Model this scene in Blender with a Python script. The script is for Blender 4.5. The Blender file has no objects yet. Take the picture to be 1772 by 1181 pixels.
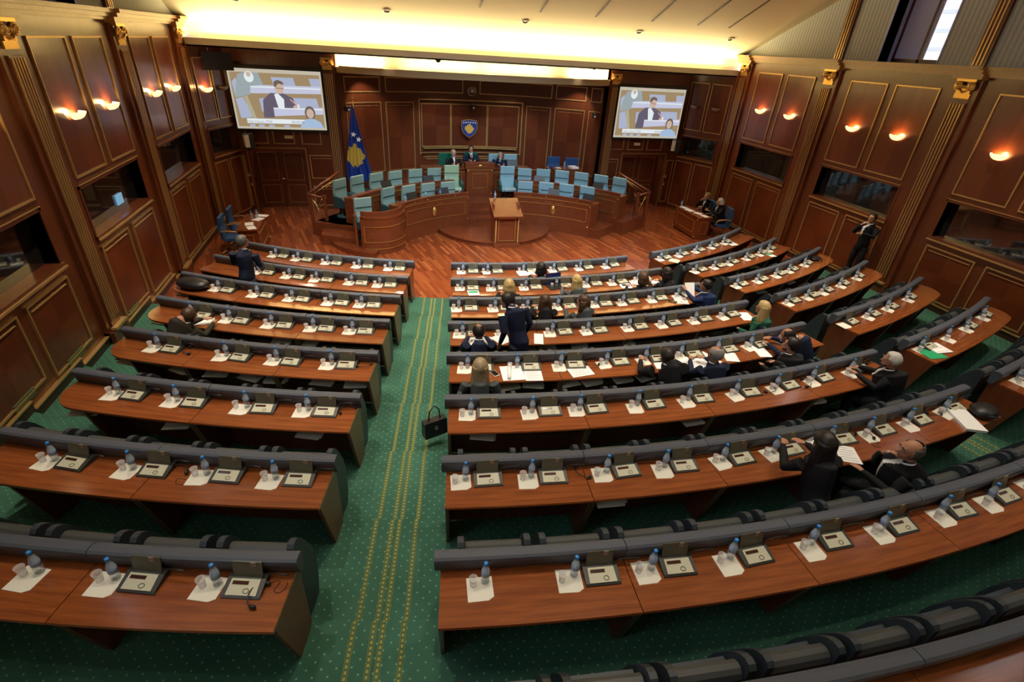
import bpy, math, random
import numpy as np
from mathutils import Vector, Matrix, noise
sin, cos, pi, rad = math.sin, math.cos, math.pi, math.radians
random.seed(7)
S = bpy.context.scene
COL = S.collection

# ------------------------------------------------------------------ camera
CAM_Z = 5.6
_p, _r, _y = rad(30.12), rad(3.77), rad(15.79)
f0 = Vector((sin(_y) * cos(_p), cos(_y) * cos(_p), -sin(_p)))
r0 = Vector((cos(_y), -sin(_y), 0)); u0 = r0.cross(f0)
rr = r0 * cos(_r) + u0 * sin(_r); uu = u0 * cos(_r) - r0 * sin(_r)
cd = bpy.data.cameras.new('camera'); cam = bpy.data.objects.new('camera', cd); COL.objects.link(cam)
m = Matrix((rr, uu, -f0)).transposed().to_4x4(); m.translation = (0, 0, CAM_Z); cam.matrix_world = m
cd.sensor_width = 36; cd.lens = 877.5 / 1772 * 36; cd.clip_start = .05; cd.clip_end = 300
S.camera = cam
S.view_settings.view_transform = 'Standard'; S.view_settings.look = 'None'
S.view_settings.exposure = 0.15; S.view_settings.gamma = 1; S.view_settings.use_curve_mapping = False
try:
    S.cycles.use_denoising = True; S.cycles.max_bounces = 6; S.cycles.diffuse_bounces = 3; S.cycles.glossy_bounces = 3
    S.cycles.transmission_bounces = 4; S.cycles.sample_clamp_indirect = 4; S.cycles.caustics_reflective = False; S.cycles.caustics_refractive = False
except Exception: pass

# ------------------------------------------------------------------ world and light
W = bpy.data.worlds.new('sky'); S.world = W; W.use_nodes = True
W.node_tree.nodes['Background'].inputs[0].default_value = (.74, .84, 1, 1)
W.node_tree.nodes['Background'].inputs[1].default_value = 5

def light(kind, name, loc, energy, col, aim=None, parent=None, **kw):
    d = bpy.data.lights.new(name, kind); d.energy = energy; d.color = col
    for k, v in kw.items(): setattr(d, k, v)
    o = bpy.data.objects.new(name, d); COL.objects.link(o); o.location = loc
    if aim is not None: o.rotation_euler = (Vector(aim) - Vector(loc)).to_track_quat('-Z', 'Y').to_euler()
    if parent: o.parent = parent
    return o

WARM = (1, .70, .34); NEUT = (1, .86, .68); COOL = (.55, .78, 1)
XL, XR = -5.03, 13.05          # side walls
YS = 18.1                      # where the hall meets the stage recess
CX, CY = 3.83, 24.41           # centre of the seating arcs
DZ = .82                       # desk height
STEP = .14
def R0(i): return 13.03 + 1.272 * (i - 1)
def ZT(i): return STEP * (i - 1)
def ceil_z(y):
    if y > 4: return 5.70 + .40 * (YS + .3 - y)
    return 5.70 + .40 * (YS + .3 - 4) - .30 * (4 - y)

# cove strip lamps hidden behind the two soffit fascias
for x in (-3, 1.5, 6, 10.5):
    light('AREA', 'cove_strip_light', (x + .5, YS + .34, 5.20), 230, (1, .80, .42), aim=(x + .5, YS - 1.3, 7.5), shape='RECTANGLE', size=4.4, size_y=.22)
# stage alcove cove
for x in (-.3, 2.4, 5.2, 7.9):
    light('AREA', 'alcove_strip_light', (x, 19.45 + .2 * abs(x - 3.8) / 4, 4.70), 44, (1, .80, .42), aim=(x, 19.75, 6.0), shape='RECTANGLE', size=2.6 if 1 < x < 7 else 1.5, size_y=.2)

# ------------------------------------------------------------------ materials
MATS = {}
def mat(name, col=(.5, .5, .5), rough=.5, metal=0, emit=None, es=1, spec=.5, trans=0, coat=0, alpha=1, ior=1.45):
    m = bpy.data.materials.new(name); m.use_nodes = True; MATS[name] = m
    b = m.node_tree.nodes['Principled BSDF']
    b.inputs['Base Color'].default_value = (*col, 1); b.inputs['Roughness'].default_value = rough
    b.inputs['Metallic'].default_value = metal; b.inputs['Specular IOR Level'].default_value = spec
    b.inputs['Transmission Weight'].default_value = trans; b.inputs['Coat Weight'].default_value = coat; b.inputs['IOR'].default_value = ior
    b.inputs['Alpha'].default_value = alpha
    if emit: b.inputs['Emission Color'].default_value = (*emit, 1); b.inputs['Emission Strength'].default_value = es
    return m
def N(m, t, **kw):
    n = m.node_tree.nodes.new(t)
    for k, v in kw.items():
        if isinstance(k, str) and hasattr(n, k): setattr(n, k, v)
    return n
def ramp(m, stops):
    r = N(m, 'ShaderNodeValToRGB'); e = r.color_ramp.elements
    while len(e) < len(stops): e.new(.5)
    for i, (p, c) in enumerate(stops): e[i].position = p; e[i].color = (*c, 1)
    return r
def wood(name, dark, light_, scale=(1.2, 14, 14), rough=.28, coat=.25, rot=0, coord='Object'):
    m = mat(name, light_, rough, coat=coat); L = m.node_tree.links; b = m.node_tree.nodes['Principled BSDF']
    b.inputs['Coat Roughness'].default_value = .12
    tc = N(m, 'ShaderNodeTexCoord'); mp = N(m, 'ShaderNodeMapping'); mp.inputs['Scale'].default_value = scale; mp.inputs['Rotation'].default_value = (0, rot if isinstance(rot, (int, float)) else 0, 0)
    if not isinstance(rot, (int, float)): mp.inputs['Rotation'].default_value = rot
    n1 = N(m, 'ShaderNodeTexNoise'); n1.inputs['Scale'].default_value = 1.6; n1.inputs['Detail'].default_value = 5; n1.inputs['Roughness'].default_value = .62; n1.inputs['Distortion'].default_value = .5
    n2 = N(m, 'ShaderNodeTexNoise'); n2.inputs['Scale'].default_value = .55; n2.inputs['Detail'].default_value = 2
    mx = N(m, 'ShaderNodeMix'); mx.data_type = 'FLOAT'; mx.inputs[0].default_value = .35
    r = ramp(m, [(.3, dark), (.7, light_)])
    L.new(tc.outputs[coord], mp.inputs[0]); L.new(mp.outputs[0], n1.inputs[0]); L.new(tc.outputs[coord], n2.inputs[0])
    L.new(n1.outputs[0], mx.inputs[2]); L.new(n2.outputs[0], mx.inputs[3]); L.new(mx.outputs[0], r.inputs[0]); L.new(r.outputs[0], b.inputs['Base Color'])
    return m
M = MATS
wood('wall_wood', (.088, .021, .007), (.16, .044, .014), scale=(9, 9, 1.0), rough=.33)
wood('veneer_dark', (.088, .019, .007), (.135, .032, .011), scale=(12, 12, 1.2), rough=.28, rot=(.75, .75, 0))
wood('veneer_light', (.112, .026, .009), (.172, .044, .015), scale=(12, 12, 1.2), rough=.28, rot=(-.75, -.75, 0))
wood('desk_wood', (.135, .032, .010), (.37, .108, .028), scale=(.8, 14, 14), rough=.18, coat=.7)
wood('desk_panel_wood', (.11, .027, .010), (.19, .052, .018), scale=(10, 10, 1.0), rough=.35)
wood('stage_wood', (.13, .028, .009), (.21, .053, .016), scale=(3, 3, 10), rough=.3)
wood('stage_floor_wood', (.12, .026, .009), (.20, .050, .016), scale=(14, 1.0, 1), rough=.22, coat=.4)
wood('dark_wood', (.030, .009, .005), (.055, .017, .008), scale=(9, 9, 1), rough=.4)
wood('chair_arm_wood', (.38, .20, .08), (.5, .29, .13), rough=.35)
mat('gilt_moulding', (.60, .38, .15), .30, metal=.6)
mat('gold', (.75, .46, .13), .3, metal=.85)
mat('brass', (.85, .62, .28), .2, metal=1)
mat('screen_pad', (.066, .076, .100), .50, spec=.6)
mat('pad_dark', (.035, .038, .045), .55)
mat('ceiling_plaster', (.80, .70, .46), .75)
mat('cove_plaster', (.86, .78, .55), .8)
mat('fascia_paint', (.40, .35, .30), .6); mat('fascia_beige', (.42, .30, .15), .6)
mat('black_plastic', (.018, .019, .019), .4)
mat('console_dark', (.035, .038, .033), .38)
mat('console_olive', (.13, .128, .095), .34, metal=.25)
mat('console_cream', (.52, .51, .38), .4)
mat('console_display', (.05, .015, .012), .15)
mat('card_white', (.6, .58, .5), .5); mat('card_brown', (.30, .22, .17), .5)
mat('paper', (.78, .76, .66), .75); mat('paper_white', (.88, .88, .87), .7)
mat('paper_cream', (.80, .72, .45), .7); mat('paper_green', (.02, .35, .14), .5); mat('ink_grey', (.42, .42, .42), .7)
mat('cap_blue', (.03, .25, .72), .35)
mat('bottle_plastic', (.66, .76, .84), .10, alpha=.34, spec=.8)
mat('bottle_label', (.20, .27, .40), .35)
mat('cup_plastic', (.82, .80, .80), .2, alpha=.36, spec=.7)
mat('water_glass', (.8, .86, .9), .05, alpha=.35, spec=.9)
mat('armchair_leather', (.030, .040, .050), .42, spec=.55)
mat('armchair_grey', (.055, .060, .060), .42, spec=.6)
mat('teal_leather', (.25, .37, .32), .5); mat('sky_leather', (.24, .40, .46), .5); mat('mint_leather', (.34, .48, .30), .5)  # window-side copy of the teal leather, bluish light put into its colour
mat('dark_teal', (.02, .07, .07), .5); mat('blue_fabric', (.02, .07, .20), .8); mat('deep_green_leather', (.01, .12, .07), .35)
mat('flag_blue', (.008, .035, .24), .7); mat('flag_gold', (.62, .40, .06), .6); mat('white_star', (.85, .85, .85), .6)
mat('chrome', (.6, .6, .6), .2, metal=1); mat('white_paint', (.7, .68, .6), .5)
mat('clock_face', (.75, .75, .75), .5); mat('lamp_glass', (.9, .7, .4), .4, emit=(1, .66, .34), es=1.5); mat('lamp_off', (.38, .30, .2), .4)
mat('booth_glass', (.020, .018, .018), .04, spec=1.0, coat=1.0)
mat('window_glass', (.9, .95, 1), 0, alpha=.12, spec=.8)
mat('reveal_paint', (.42, .42, .62), .6); mat('facade', (.62, .58, .50), .8); mat('sill_wood_dark', (.06, .02, .015), .4)
mat('monitor_blue', (.1, .3, .6), .3, emit=(.35, .7, 1), es=.35)  # self-glowing blue for the projection screen's reflection in the booth glass
mat('vent_green', (.10, .13, .05), .5)
mat('navy_screen', (.012, .022, .11), .3); mat('phone_black', (.01, .01, .012), .12)
mat('red_ribbon', (.7, .02, .03), .5)
mat('bag_leather', (.015, .015, .017), .38)
mat('downlight_glow', (1, .9, .7), .4, emit=(1, .85, .6), es=3)

def wall_band():  # pale striped wallpaper
    m = mat('striped_wallpaper', (.4, .4, .34), .8); L = m.node_tree.links; b = m.node_tree.nodes['Principled BSDF']
    tc = N(m, 'ShaderNodeTexCoord'); sp = N(m, 'ShaderNodeSeparateXYZ'); mu = N(m, 'ShaderNodeMath', operation='MULTIPLY'); mu.inputs[1].default_value = 55
    sn = N(m, 'ShaderNodeMath', operation='SINE'); r = ramp(m, [(.35, (.36, .37, .32)), (.65, (.50, .50, .42))])
    ma = N(m, 'ShaderNodeMath', operation='MULTIPLY_ADD'); ma.inputs[1].default_value = .5; ma.inputs[2].default_value = .5
    L.new(tc.outputs['Object'], sp.inputs[0]); L.new(sp.outputs[1], mu.inputs[0]); L.new(mu.outputs[0], sn.inputs[0]); L.new(sn.outputs[0], ma.inputs[0]); L.new(ma.outputs[0], r.inputs[0]); L.new(r.outputs[0], b.inputs['Base Color'])
wall_band()
def parquet():
    m = mat('parquet', (.3, .1, .03), .20, coat=.5); L = m.node_tree.links; b = m.node_tree.nodes['Principled BSDF']; b.inputs['Coat Roughness'].default_value = .15
    tc = N(m, 'ShaderNodeTexCoord'); mp = N(m, 'ShaderNodeMapping'); mp.inputs['Rotation'].default_value = (0, 0, rad(76))
    br = N(m, 'ShaderNodeTexBrick'); br.offset = .37; br.inputs['Scale'].default_value = 1; br.inputs['Brick Width'].default_value = .75; br.inputs['Row Height'].default_value = .085
    br.inputs['Mortar Size'].default_value = .0015; br.inputs['Bias'].default_value = 0; br.inputs['Color1'].default_value = (0, 0, 0, 1); br.inputs['Color2'].default_value = (1, 1, 1, 1); br.inputs['Mortar'].default_value = (.2, .2, .2, 1)
    r = ramp(m, [(0, (.17, .034, .011)), (.45, (.235, .052, .015)), (.85, (.30, .078, .022)), (1, (.36, .11, .035))])
    L.new(tc.outputs['Object'], mp.inputs[0]); L.new(mp.outputs[0], br.inputs[0]); L.new(br.outputs[0], r.inputs[0]); L.new(r.outputs[0], b.inputs['Base Color'])
parquet()
AZ = rad(8.34)
def carpet():
    m = mat('green_carpet', (.03, .16, .09), .95, spec=.1); L = m.node_tree.links; b = m.node_tree.nodes['Principled BSDF']
    tc = N(m, 'ShaderNodeTexCoord')
    mp = N(m, 'ShaderNodeMapping'); mp.inputs['Rotation'].default_value = (0, 0, AZ); L.new(tc.outputs['Object'], mp.inputs[0])
    sp = N(m, 'ShaderNodeSeparateXYZ'); L.new(mp.outputs[0], sp.inputs[0])
    def mth(op, a, bb=None, c=None):
        n = N(m, 'ShaderNodeMath', operation=op)
        for k, v in enumerate((a, bb, c)):
            if v is None: continue
            if isinstance(v, (int, float)): n.inputs[k].default_value = v
            else: L.new(v, n.inputs[k])
        return n.outputs[0]
    # pin-dot grid, staggered
    D = .062
    u = mth('DIVIDE', sp.outputs[0], D); v = mth('DIVIDE', sp.outputs[1], D)
    a = mth('ADD', u, v); c = mth('SUBTRACT', u, v)
    fa = mth('ABSOLUTE', mth('SUBTRACT', mth('FRACT', mth('MULTIPLY', a, .5)), .5)); fc = mth('ABSOLUTE', mth('SUBTRACT', mth('FRACT', mth('MULTIPLY', c, .5)), .5))
    dot = mth('LESS_THAN', mth('ADD', fa, fc), .13)
    # aisle stripes: lateral coordinate in the two aisle frames
    def stripes(lat, along, mirror=False):
        # lateral centre drifts slightly because the aisle tapers toward the stage
        base = mth('ADD', lat, mth('MULTIPLY', along, -.0172))
        out = None; thin = None
        for c0 in (-.955, -.775, -.693, -.506):
            d = mth('ABSOLUTE', mth('SUBTRACT', base, c0))
            s = mth('LESS_THAN', d, .021); t = mth('LESS_THAN', mth('ABSOLUTE', mth('SUBTRACT', d, .021)), .0035)
            out = s if out is None else mth('MAXIMUM', out, s); thin = t if thin is None else mth('MAXIMUM', thin, t)
        bead = mth('LESS_THAN', mth('ABSOLUTE', mth('SUBTRACT', mth('FRACT', mth('DIVIDE', along, .048)), .5)), .28)
        core = None
        for c0 in (-.955, -.775, -.693, -.506):
            d = mth('LESS_THAN', mth('ABSOLUTE', mth('SUBTRACT', base, c0)), .009); core = d if core is None else mth('MAXIMUM', core, d)
        return out, thin, mth('MULTIPLY', core, bead)
    o1, t1, k1 = stripes(sp.outputs[0], sp.outputs[1])
    mp2 = N(m, 'ShaderNodeMapping'); mp2.vector_type = 'POINT'; mp2.inputs['Location'].default_value = (0, 0, 0)
    # mirrored frame about the hall's axis: x' = 2*CX - x
    sx = N(m, 'ShaderNodeSeparateXYZ'); L.new(tc.outputs['Object'], sx.inputs[0]); cb = N(m, 'ShaderNodeCombineXYZ')
    L.new(mth('SUBTRACT', 2 * CX + .9, sx.outputs[0]), cb.inputs[0]); L.new(sx.outputs[1], cb.inputs[1])
    mp3 = N(m, 'ShaderNodeMapping'); mp3.inputs['Rotation'].default_value = (0, 0, rad(12)); L.new(cb.outputs[0], mp3.inputs[0])
    s3 = N(m, 'ShaderNodeSeparateXYZ'); L.new(mp3.outputs[0], s3.inputs[0])
    o2, t2, k2 = stripes(s3.outputs[0], s3.outputs[1])
    O = mth('MAXIMUM', o1, o2); T = mth('MAXIMUM', t1, t2); K = mth('MAXIMUM', k1, k2)
    ns = N(m, 'ShaderNodeTexNoise'); ns.inputs['Scale'].default_value = 1.3; ns.inputs['Detail'].default_value = 6; L.new(tc.outputs['Object'], ns.inputs[0])
    g = ramp(m, [(.3, (.036, .105, .072)), (.7, (.058, .160, .112))]); L.new(ns.outputs[0], g.inputs[0])
    def mix(f, a, col):
        x = N(m, 'ShaderNodeMix'); x.data_type = 'RGBA'; L.new(f, x.inputs[0]); L.new(a, x.inputs[6]); x.inputs[7].default_value = (*col, 1); return x.outputs[2]
    c1 = mix(dot, g.outputs[0], (.16, .32, .20)); c2 = mix(O, c1, (.075, .14, .07)); c3 = mix(T, c2, (.17, .17, .045)); c4 = mix(K, c3, (.33, .32, .10))
    L.new(c4, b.inputs['Base Color'])
carpet()
for nm, c in dict(suit_navy=(.010, .015, .038), suit_black=(.010, .010, .012), suit_blue=(.012, .025, .085), suit_brown=(.030, .026, .018), suit_grey=(.085, .092, .095), knit_grey=(.055, .065, .07), trouser_dark=(.008, .008, .010),
    shirt_white=(.7, .7, .72), shirt_blue=(.25, .35, .6), tie_red=(.22, .03, .04), tie_blue=(.03, .05, .2), shoe=(.01, .01, .01), green_top=(.02, .10, .06)).items(): mat(nm, c, .75, spec=.25)
for nm, c in dict(skin=(.42, .20, .12), skin_tan=(.34, .14, .075), skin_pale=(.50, .27, .18)).items(): mat(nm, c, .5)
for nm, c in dict(hair_dark=(.012, .008, .007), hair_brown=(.06, .028, .012), hair_blond=(.46, .32, .13), hair_ash=(.30, .22, .12), hair_grey=(.26, .25, .24), hair_white=(.52, .50, .46), hair_salt=(.09, .085, .08)).items(): wood(nm, tuple(q * .55 for q in c), tuple(min(1, q * 1.35) for q in c), scale=(28, 28, 3), rough=.45, coat=0)

# ------------------------------------------------------------------ mesh helpers
class MB:
    def __init__(s): s.v = []; s.f = []; s.m = []; s.sm = []
    def add(s, vs, fs, mi=0, smooth=False, T=None):
        b = len(s.v)
        for p in vs:
            p = Vector(p); s.v.append(tuple(T @ p) if T is not None else tuple(p))
        for f in fs: s.f.append(tuple(b + i for i in f)); s.m.append(mi); s.sm.append(smooth)
        return s
    def box(s, x0, x1, y0, y1, z0, z1, mi=0, T=None):
        v = [(x, y, z) for z in (z0, z1) for y in (y0, y1) for x in (x0, x1)]
        return s.add(v, [(0, 2, 3, 1), (4, 5, 7, 6), (0, 1, 5, 4), (2, 6, 7, 3), (0, 4, 6, 2), (1, 3, 7, 5)], mi, False, T)
    def prism(s, poly, z0, z1, mi=0, T=None, smooth=False):   # poly in xy, extruded along z
        n = len(poly); v = [(x, y, z0) for x, y in poly] + [(x, y, z1) for x, y in poly]
        return s.add(v, [tuple(range(n - 1, -1, -1)), tuple(range(n, 2 * n))] + [(i, (i + 1) % n, n + (i + 1) % n, n + i) for i in range(n)], mi, smooth, T)
    def extr(s, poly, x0, x1, mi=0, T=None):  # poly in yz, extruded along x
        n = len(poly); v = [(x0, y, z) for y, z in poly] + [(x1, y, z) for y, z in poly]
        return s.add(v, [tuple(range(n)), tuple(range(2 * n - 1, n - 1, -1))] + [(i, n + i, n + (i + 1) % n, (i + 1) % n) for i in range(n)], mi, False, T)
    def lathe(s, prof, n=12, mi=0, T=None, smooth=True, c=(0, 0), a0=0, a1=2 * pi):
        full = abs(a1 - a0 - 2 * pi) < 1e-6; k = n if full else n + 1; v = []; f = []
        for r, z in prof:
            for i in range(k):
                a = a0 + (a1 - a0) * i / n; v.append((c[0] + r * cos(a), c[1] + r * sin(a), z))
        for j in range(len(prof) - 1):
            for i in range(n):
                i2 = (i + 1) % k; f.append((j * k + i, j * k + i2, (j + 1) * k + i2, (j + 1) * k + i))
        if prof[0][0] > 1e-5 and full: f.append(tuple(range(k - 1, -1, -1)))
        if prof[-1][0] > 1e-5 and full: f.append(tuple((len(prof) - 1) * k + i for i in range(k)))
        return s.add(v, f, mi, smooth, T)
    def tube(s, pts, r, n=8, mi=0, T=None, smooth=True, closed=False):
        pts = [Vector(p) for p in pts]; rs = r if isinstance(r, (list, tuple)) else [r] * len(pts); v = []; f = []; K = len(pts)
        up = None
        for i, p in enumerate(pts):
            if closed: d = pts[(i + 1) % K] - pts[i - 1]
            else: d = (pts[min(i + 1, K - 1)] - pts[max(i - 1, 0)])
            if d.length < 1e-9: d = Vector((0, 0, 1))
            d.normalize()
            if up is None: up = Vector((0, 0, 1)) if abs(d.z) < .9 else Vector((1, 0, 0))
            a = up.cross(d)
            if a.length < 1e-4: a = Vector((1, 0, 0)).cross(d)
            a.normalize(); b = d.cross(a); up = b
            rx, ry = rs[i] if isinstance(rs[i], (tuple, list)) else (rs[i], rs[i])
            for k in range(n):
                t = 2 * pi * k / n; v.append(tuple(p + a * (rx * cos(t)) + b * (ry * sin(t))))
        for i in range(K if closed else K - 1):
            j = (i + 1) % K
            for k in range(n): f.append((i * n + k, i * n + (k + 1) % n, j * n + (k + 1) % n, j * n + k))
        if not closed: f.append(tuple(range(n - 1, -1, -1))); f.append(tuple((K - 1) * n + k for k in range(n)))
        return s.add(v, f, mi, smooth, T)
    def ell(s, c, r, nu=12, nv=8, mi=0, T=None):
        v = [(c[0], c[1], c[2] + r[2])]; f = []
        for j in range(1, nv):
            ph = pi * j / nv
            for i in range(nu):
                a = 2 * pi * i / nu; v.append((c[0] + r[0] * sin(ph) * cos(a), c[1] + r[1] * sin(ph) * sin(a), c[2] + r[2] * cos(ph)))
        v.append((c[0], c[1], c[2] - r[2])); L = len(v) - 1
        for i in range(nu): f.append((0, 1 + i, 1 + (i + 1) % nu)); f.append((L, 1 + (nv - 2) * nu + (i + 1) % nu, 1 + (nv - 2) * nu + i))
        for j in range(nv - 2):
            for i in range(nu): f.append((1 + j * nu + i, 1 + (j + 1) * nu + i, 1 + (j + 1) * nu + (i + 1) % nu, 1 + j * nu + (i + 1) % nu))
        return s.add(v, f, mi, True, T)
    def arcbar(s, R, prof, a0, a1, n=8, mi=0, T=None, smooth=False, taper=None):
        # sweep a closed profile of (dr, z) along an arc of radius R about (0, R): local x tangential, +y toward the centre
        v = []; f = []; k = len(prof)
        for i in range(n + 1):
            a = a0 + (a1 - a0) * i / n
            for dr, z in prof:
                r = R + dr; v.append((r * sin(a), R - r * cos(a), z))
        for i in range(n):
            for j in range(k): f.append((i * k + j, i * k + (j + 1) % k, (i + 1) * k + (j + 1) % k, (i + 1) * k + j))
        f.append(tuple(range(k - 1, -1, -1))); f.append(tuple(n * k + j for j in range(k)))
        return s.add(v, f, mi, smooth, T)
    def mesh(s, name, mats):
        me = bpy.data.meshes.new(name); me.from_pydata(s.v, [], s.f)
        for mm in (mats if isinstance(mats, (list, tuple)) else [mats]): me.materials.append(M[mm] if isinstance(mm, str) else mm)
        me.polygons.foreach_set('material_index', s.m); me.polygons.foreach_set('use_smooth', s.sm); me.update()
        return me
    def build(s, name, mats, parent=None, loc=None, rot=None):
        o = bpy.data.objects.new(name, s.mesh(name, mats)); COL.objects.link(o)
        if parent: o.parent = parent
        if loc is not None: o.location = loc
        if rot is not None: o.rotation_euler = (0, 0, rot) if isinstance(rot, (int, float)) else rot
        return o
def tag(o, label=None, cat=None, group=None, kind=None):
    if label: o['label'] = label
    if cat: o['category'] = cat
    if group: o['group'] = group
    if kind: o['kind'] = kind
    return o
def empty(name, loc=(0, 0, 0), rot=0, label=None, cat=None, group=None, kind=None):
    o = bpy.data.objects.new(name, None); COL.objects.link(o); o.location = loc; o.rotation_euler = (0, 0, rot); o.empty_display_size = .1
    return tag(o, label, cat, group, kind)
def copy_tree(o, loc, rot, label, cat=None, group=None):
    def rec(a, par):
        c = a.copy(); COL.objects.link(c)
        if par is not None: c.parent = par
        for ch in list(a.children): rec(ch, c)
        return c
    c = rec(o, None); c.location = loc; c.rotation_euler = (0, 0, rot) if isinstance(rot, (int, float)) else rot
    tag(c, label, cat, group); return c
class Proto:      # first use moves the original, later uses copy it
    def __init__(s, fn): s.fn = fn; s.o = None
    def put(s, loc, rot, label, cat, group=None):
        if s.o is None:
            s.o = s.fn(); s.o.location = loc; s.o.rotation_euler = (0, 0, rot); return tag(s.o, label, cat, group)
        return copy_tree(s.o, loc, rot, label, cat, group)
def polar(R, deg, z=0): a = rad(deg); return Vector((CX + R * sin(a), CY - R * cos(a), z))
def frameT(origin, u, n):  # wall frame: local x along u, local y = normal into room, z up
    u = Vector(u).normalized(); n = Vector(n).normalized()
    T = Matrix((u, n, Vector((0, 0, 1)))).transposed().to_4x4(); T.translation = Vector(origin); return T

# ------------------------------------------------------------------ floor and tiers
b = MB().box(XL - .3, XR + .3, 7.5, 22.4, -.12, 0); tag(b.build('floor', 'parquet'), 'polished red parquet floor in front of the stage', kind='structure')
b = MB()
for i in range(1, 11):
    a_lo = -math.asin(min(.99, 8.95 / R0(i))) ; a_hi = math.asin(min(.99, 9.3 / R0(i)))
    if i == 1: a_lo, a_hi = rad(-15), rad(15.5)
    if i == 2: a_lo, a_hi = rad(-28.5), rad(32)
    n = 40; z1 = ZT(i) + (.004 if i == 1 else 0); rA = R0(i) - .03; rB = R0(i + 1) if i < 10 else R0(i + 1) + 3
    prof = [(0, z1 - .16), (0, z1 - .02), (.012, z1), (rB - rA, z1), (rB - rA, z1 - .16)]
    v = []; f = []; k = 5
    for j in range(n + 1):
        a = a_lo + (a_hi - a_lo) * j / n
        for dr, z in prof: v.append((CX + (rA + dr) * sin(a), CY - (rA + dr) * cos(a), z))
    for j in range(n):
        for q in range(k): f.append((j * k + q, j * k + (q + 1) % k, (j + 1) * k + (q + 1) % k, (j + 1) * k + q))
    f.append(tuple(range(k - 1, -1, -1))); f.append(tuple(n * k + q for q in range(k)))
    b.add(v, f)
tag(b.build('floor_carpet_tiers', 'green_carpet'), 'green dotted carpet with gold stripes rising in shallow tiers', kind='structure')
b = MB()   # wooden ramps beside the first two rows, along the walls
for a0, a1 in ((-38.5, -28.2), (31.7, 40)):
    v = []; f = []
    for j in range(9):
        a = rad(a0 + (a1 - a0) * j / 8)
        for r, z in ((R0(2) - .03, .0), (R0(2) - .03, STEP), (R0(3), STEP), (R0(3), 0)): v.append((CX + r * sin(a), CY - r * cos(a), z))
    for j in range(8):
        for q in range(4): f.append((j * 4 + q, j * 4 + (q + 1) % 4, (j + 1) * 4 + (q + 1) % 4, (j + 1) * 4 + q))
    f += [(3, 2, 1, 0), (32, 33, 34, 35)]; b.add(v, f)
tag(b.build('floor_wood_step', 'parquet'), 'parquet step along the walls beside the second row', kind='structure')

# ------------------------------------------------------------------ walls
def tread_at(x, y):
    R = math.hypot(x - CX, y - CY); return max(0, ZT(max(1, min(10, int(math.floor((R - R0(1)) / 1.272 + 1.02))))))
def veneer(mb, x0, x1, z0, z1, y, depth=.012):
    xm = (x0 + x1) / 2; zm = (z0 + z1) / 2
    mb.box(x0, xm, -.0, y + depth, z0, zm, 0); mb.box(xm, x1, 0, y + depth, z0, zm, 1); mb.box(x0, xm, 0, y + depth, zm, z1, 1); mb.box(xm, x1, 0, y + depth, zm, z1, 0)
def moulding(mb, x0, x1, z0, z1, w=.035, d=.035, mi=0, gap=0):
    mb.box(x0 - w, x1 + w, 0, d, z1, z1 + w, mi); mb.box(x0 - w, x1 + w, 0, d, z0 - w, z0, mi); mb.box(x0 - w, x0, 0, d, z0, z1, mi); mb.box(x1, x1 + w, 0, d, z0, z1, mi)
def panel(wall, T, x0, x1, z0, z1, w=.03, double=False, plain=False):
    w_ = .035; p = MB()
    if plain: p.box(x0 + w_, x1 - w_, 0, .012, z0 + w_, z1 - w_, 0)
    else: veneer(p, x0 + w_, x1 - w_, z0 + w_, z1 - w_, 0)
    o = p.build('wall_panel', ['veneer_dark', 'veneer_light'], wall); o.matrix_local = T
    q = MB(); moulding(q, x0 + w, x1 - w, z0 + w, z1 - w, w)
    if double: q.box(x0 + .09, x1 - .09, 0, .03, z1 - .12, z1 - .105)
    q.build('panel_moulding', 'gilt_moulding', o)
    return o
def capital(pil, w, z0, z1, d):
    c = MB(); c.box(-w / 2, w / 2, 0, d, z0, z0 + .10); c.box(-w * .44, w * .44, 0, d + .02, z0 + .1, z1 - .12)
    c.box(-w * .62, w * .62, 0, d + .05, z1 - .05, z1)
    for sx in (-1, 1):
        for r_, dd in ((.095, .05), (.062, .075), (.03, .095)):
            T = Matrix.Translation((sx * w * .40, d, z1 - .14)) @ Matrix.Rotation(-pi / 2, 4, 'X')
            c.lathe([(r_, 0), (r_, dd - .01), (r_ - .012, dd)], 14, T=T)
    for kx in (-.06, 0, .06): c.ell((kx, d + .05, z1 - .15), (.028, .03, .045), 8, 6)
    c.tube([(-w * .3, d + .04, z1 - .2), (0, d + .05, z1 - .27), (w * .3, d + .04, z1 - .2)], .018, 6)
    return c.build('capital', 'gold', pil)
def pilaster(wall, T, u, zb, zt, w=.36, side=.13, ncap=.39):
    p = MB(); p.box(-w / 2 - side, w / 2 + side, 0, .08, zb, zt + ncap + .12); p.box(-w / 2, w / 2, .08, .11, zb + .3, zt)
    p.box(-w / 2 - side, w / 2 + side, 0, .16, zb, zb + .22)
    o = p.build('pilaster', 'wall_wood', wall); o.matrix_local = T @ Matrix.Translation((u, 0, 0))
    g = MB()
    for k in range(5):
        x = -w / 2 + w * (k + .5) / 5; g.box(x - .012, x + .012, .11, .132, zb + .42, zt - .03)
    g.box(-w / 2 - .06, w / 2 + .06, .1, .2, zb + .24, zb + .29)
    g.build('fluting', 'gilt_moulding', o)
    capital(o, w, zt + .08, zt + ncap + .08, .11); return o
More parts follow.
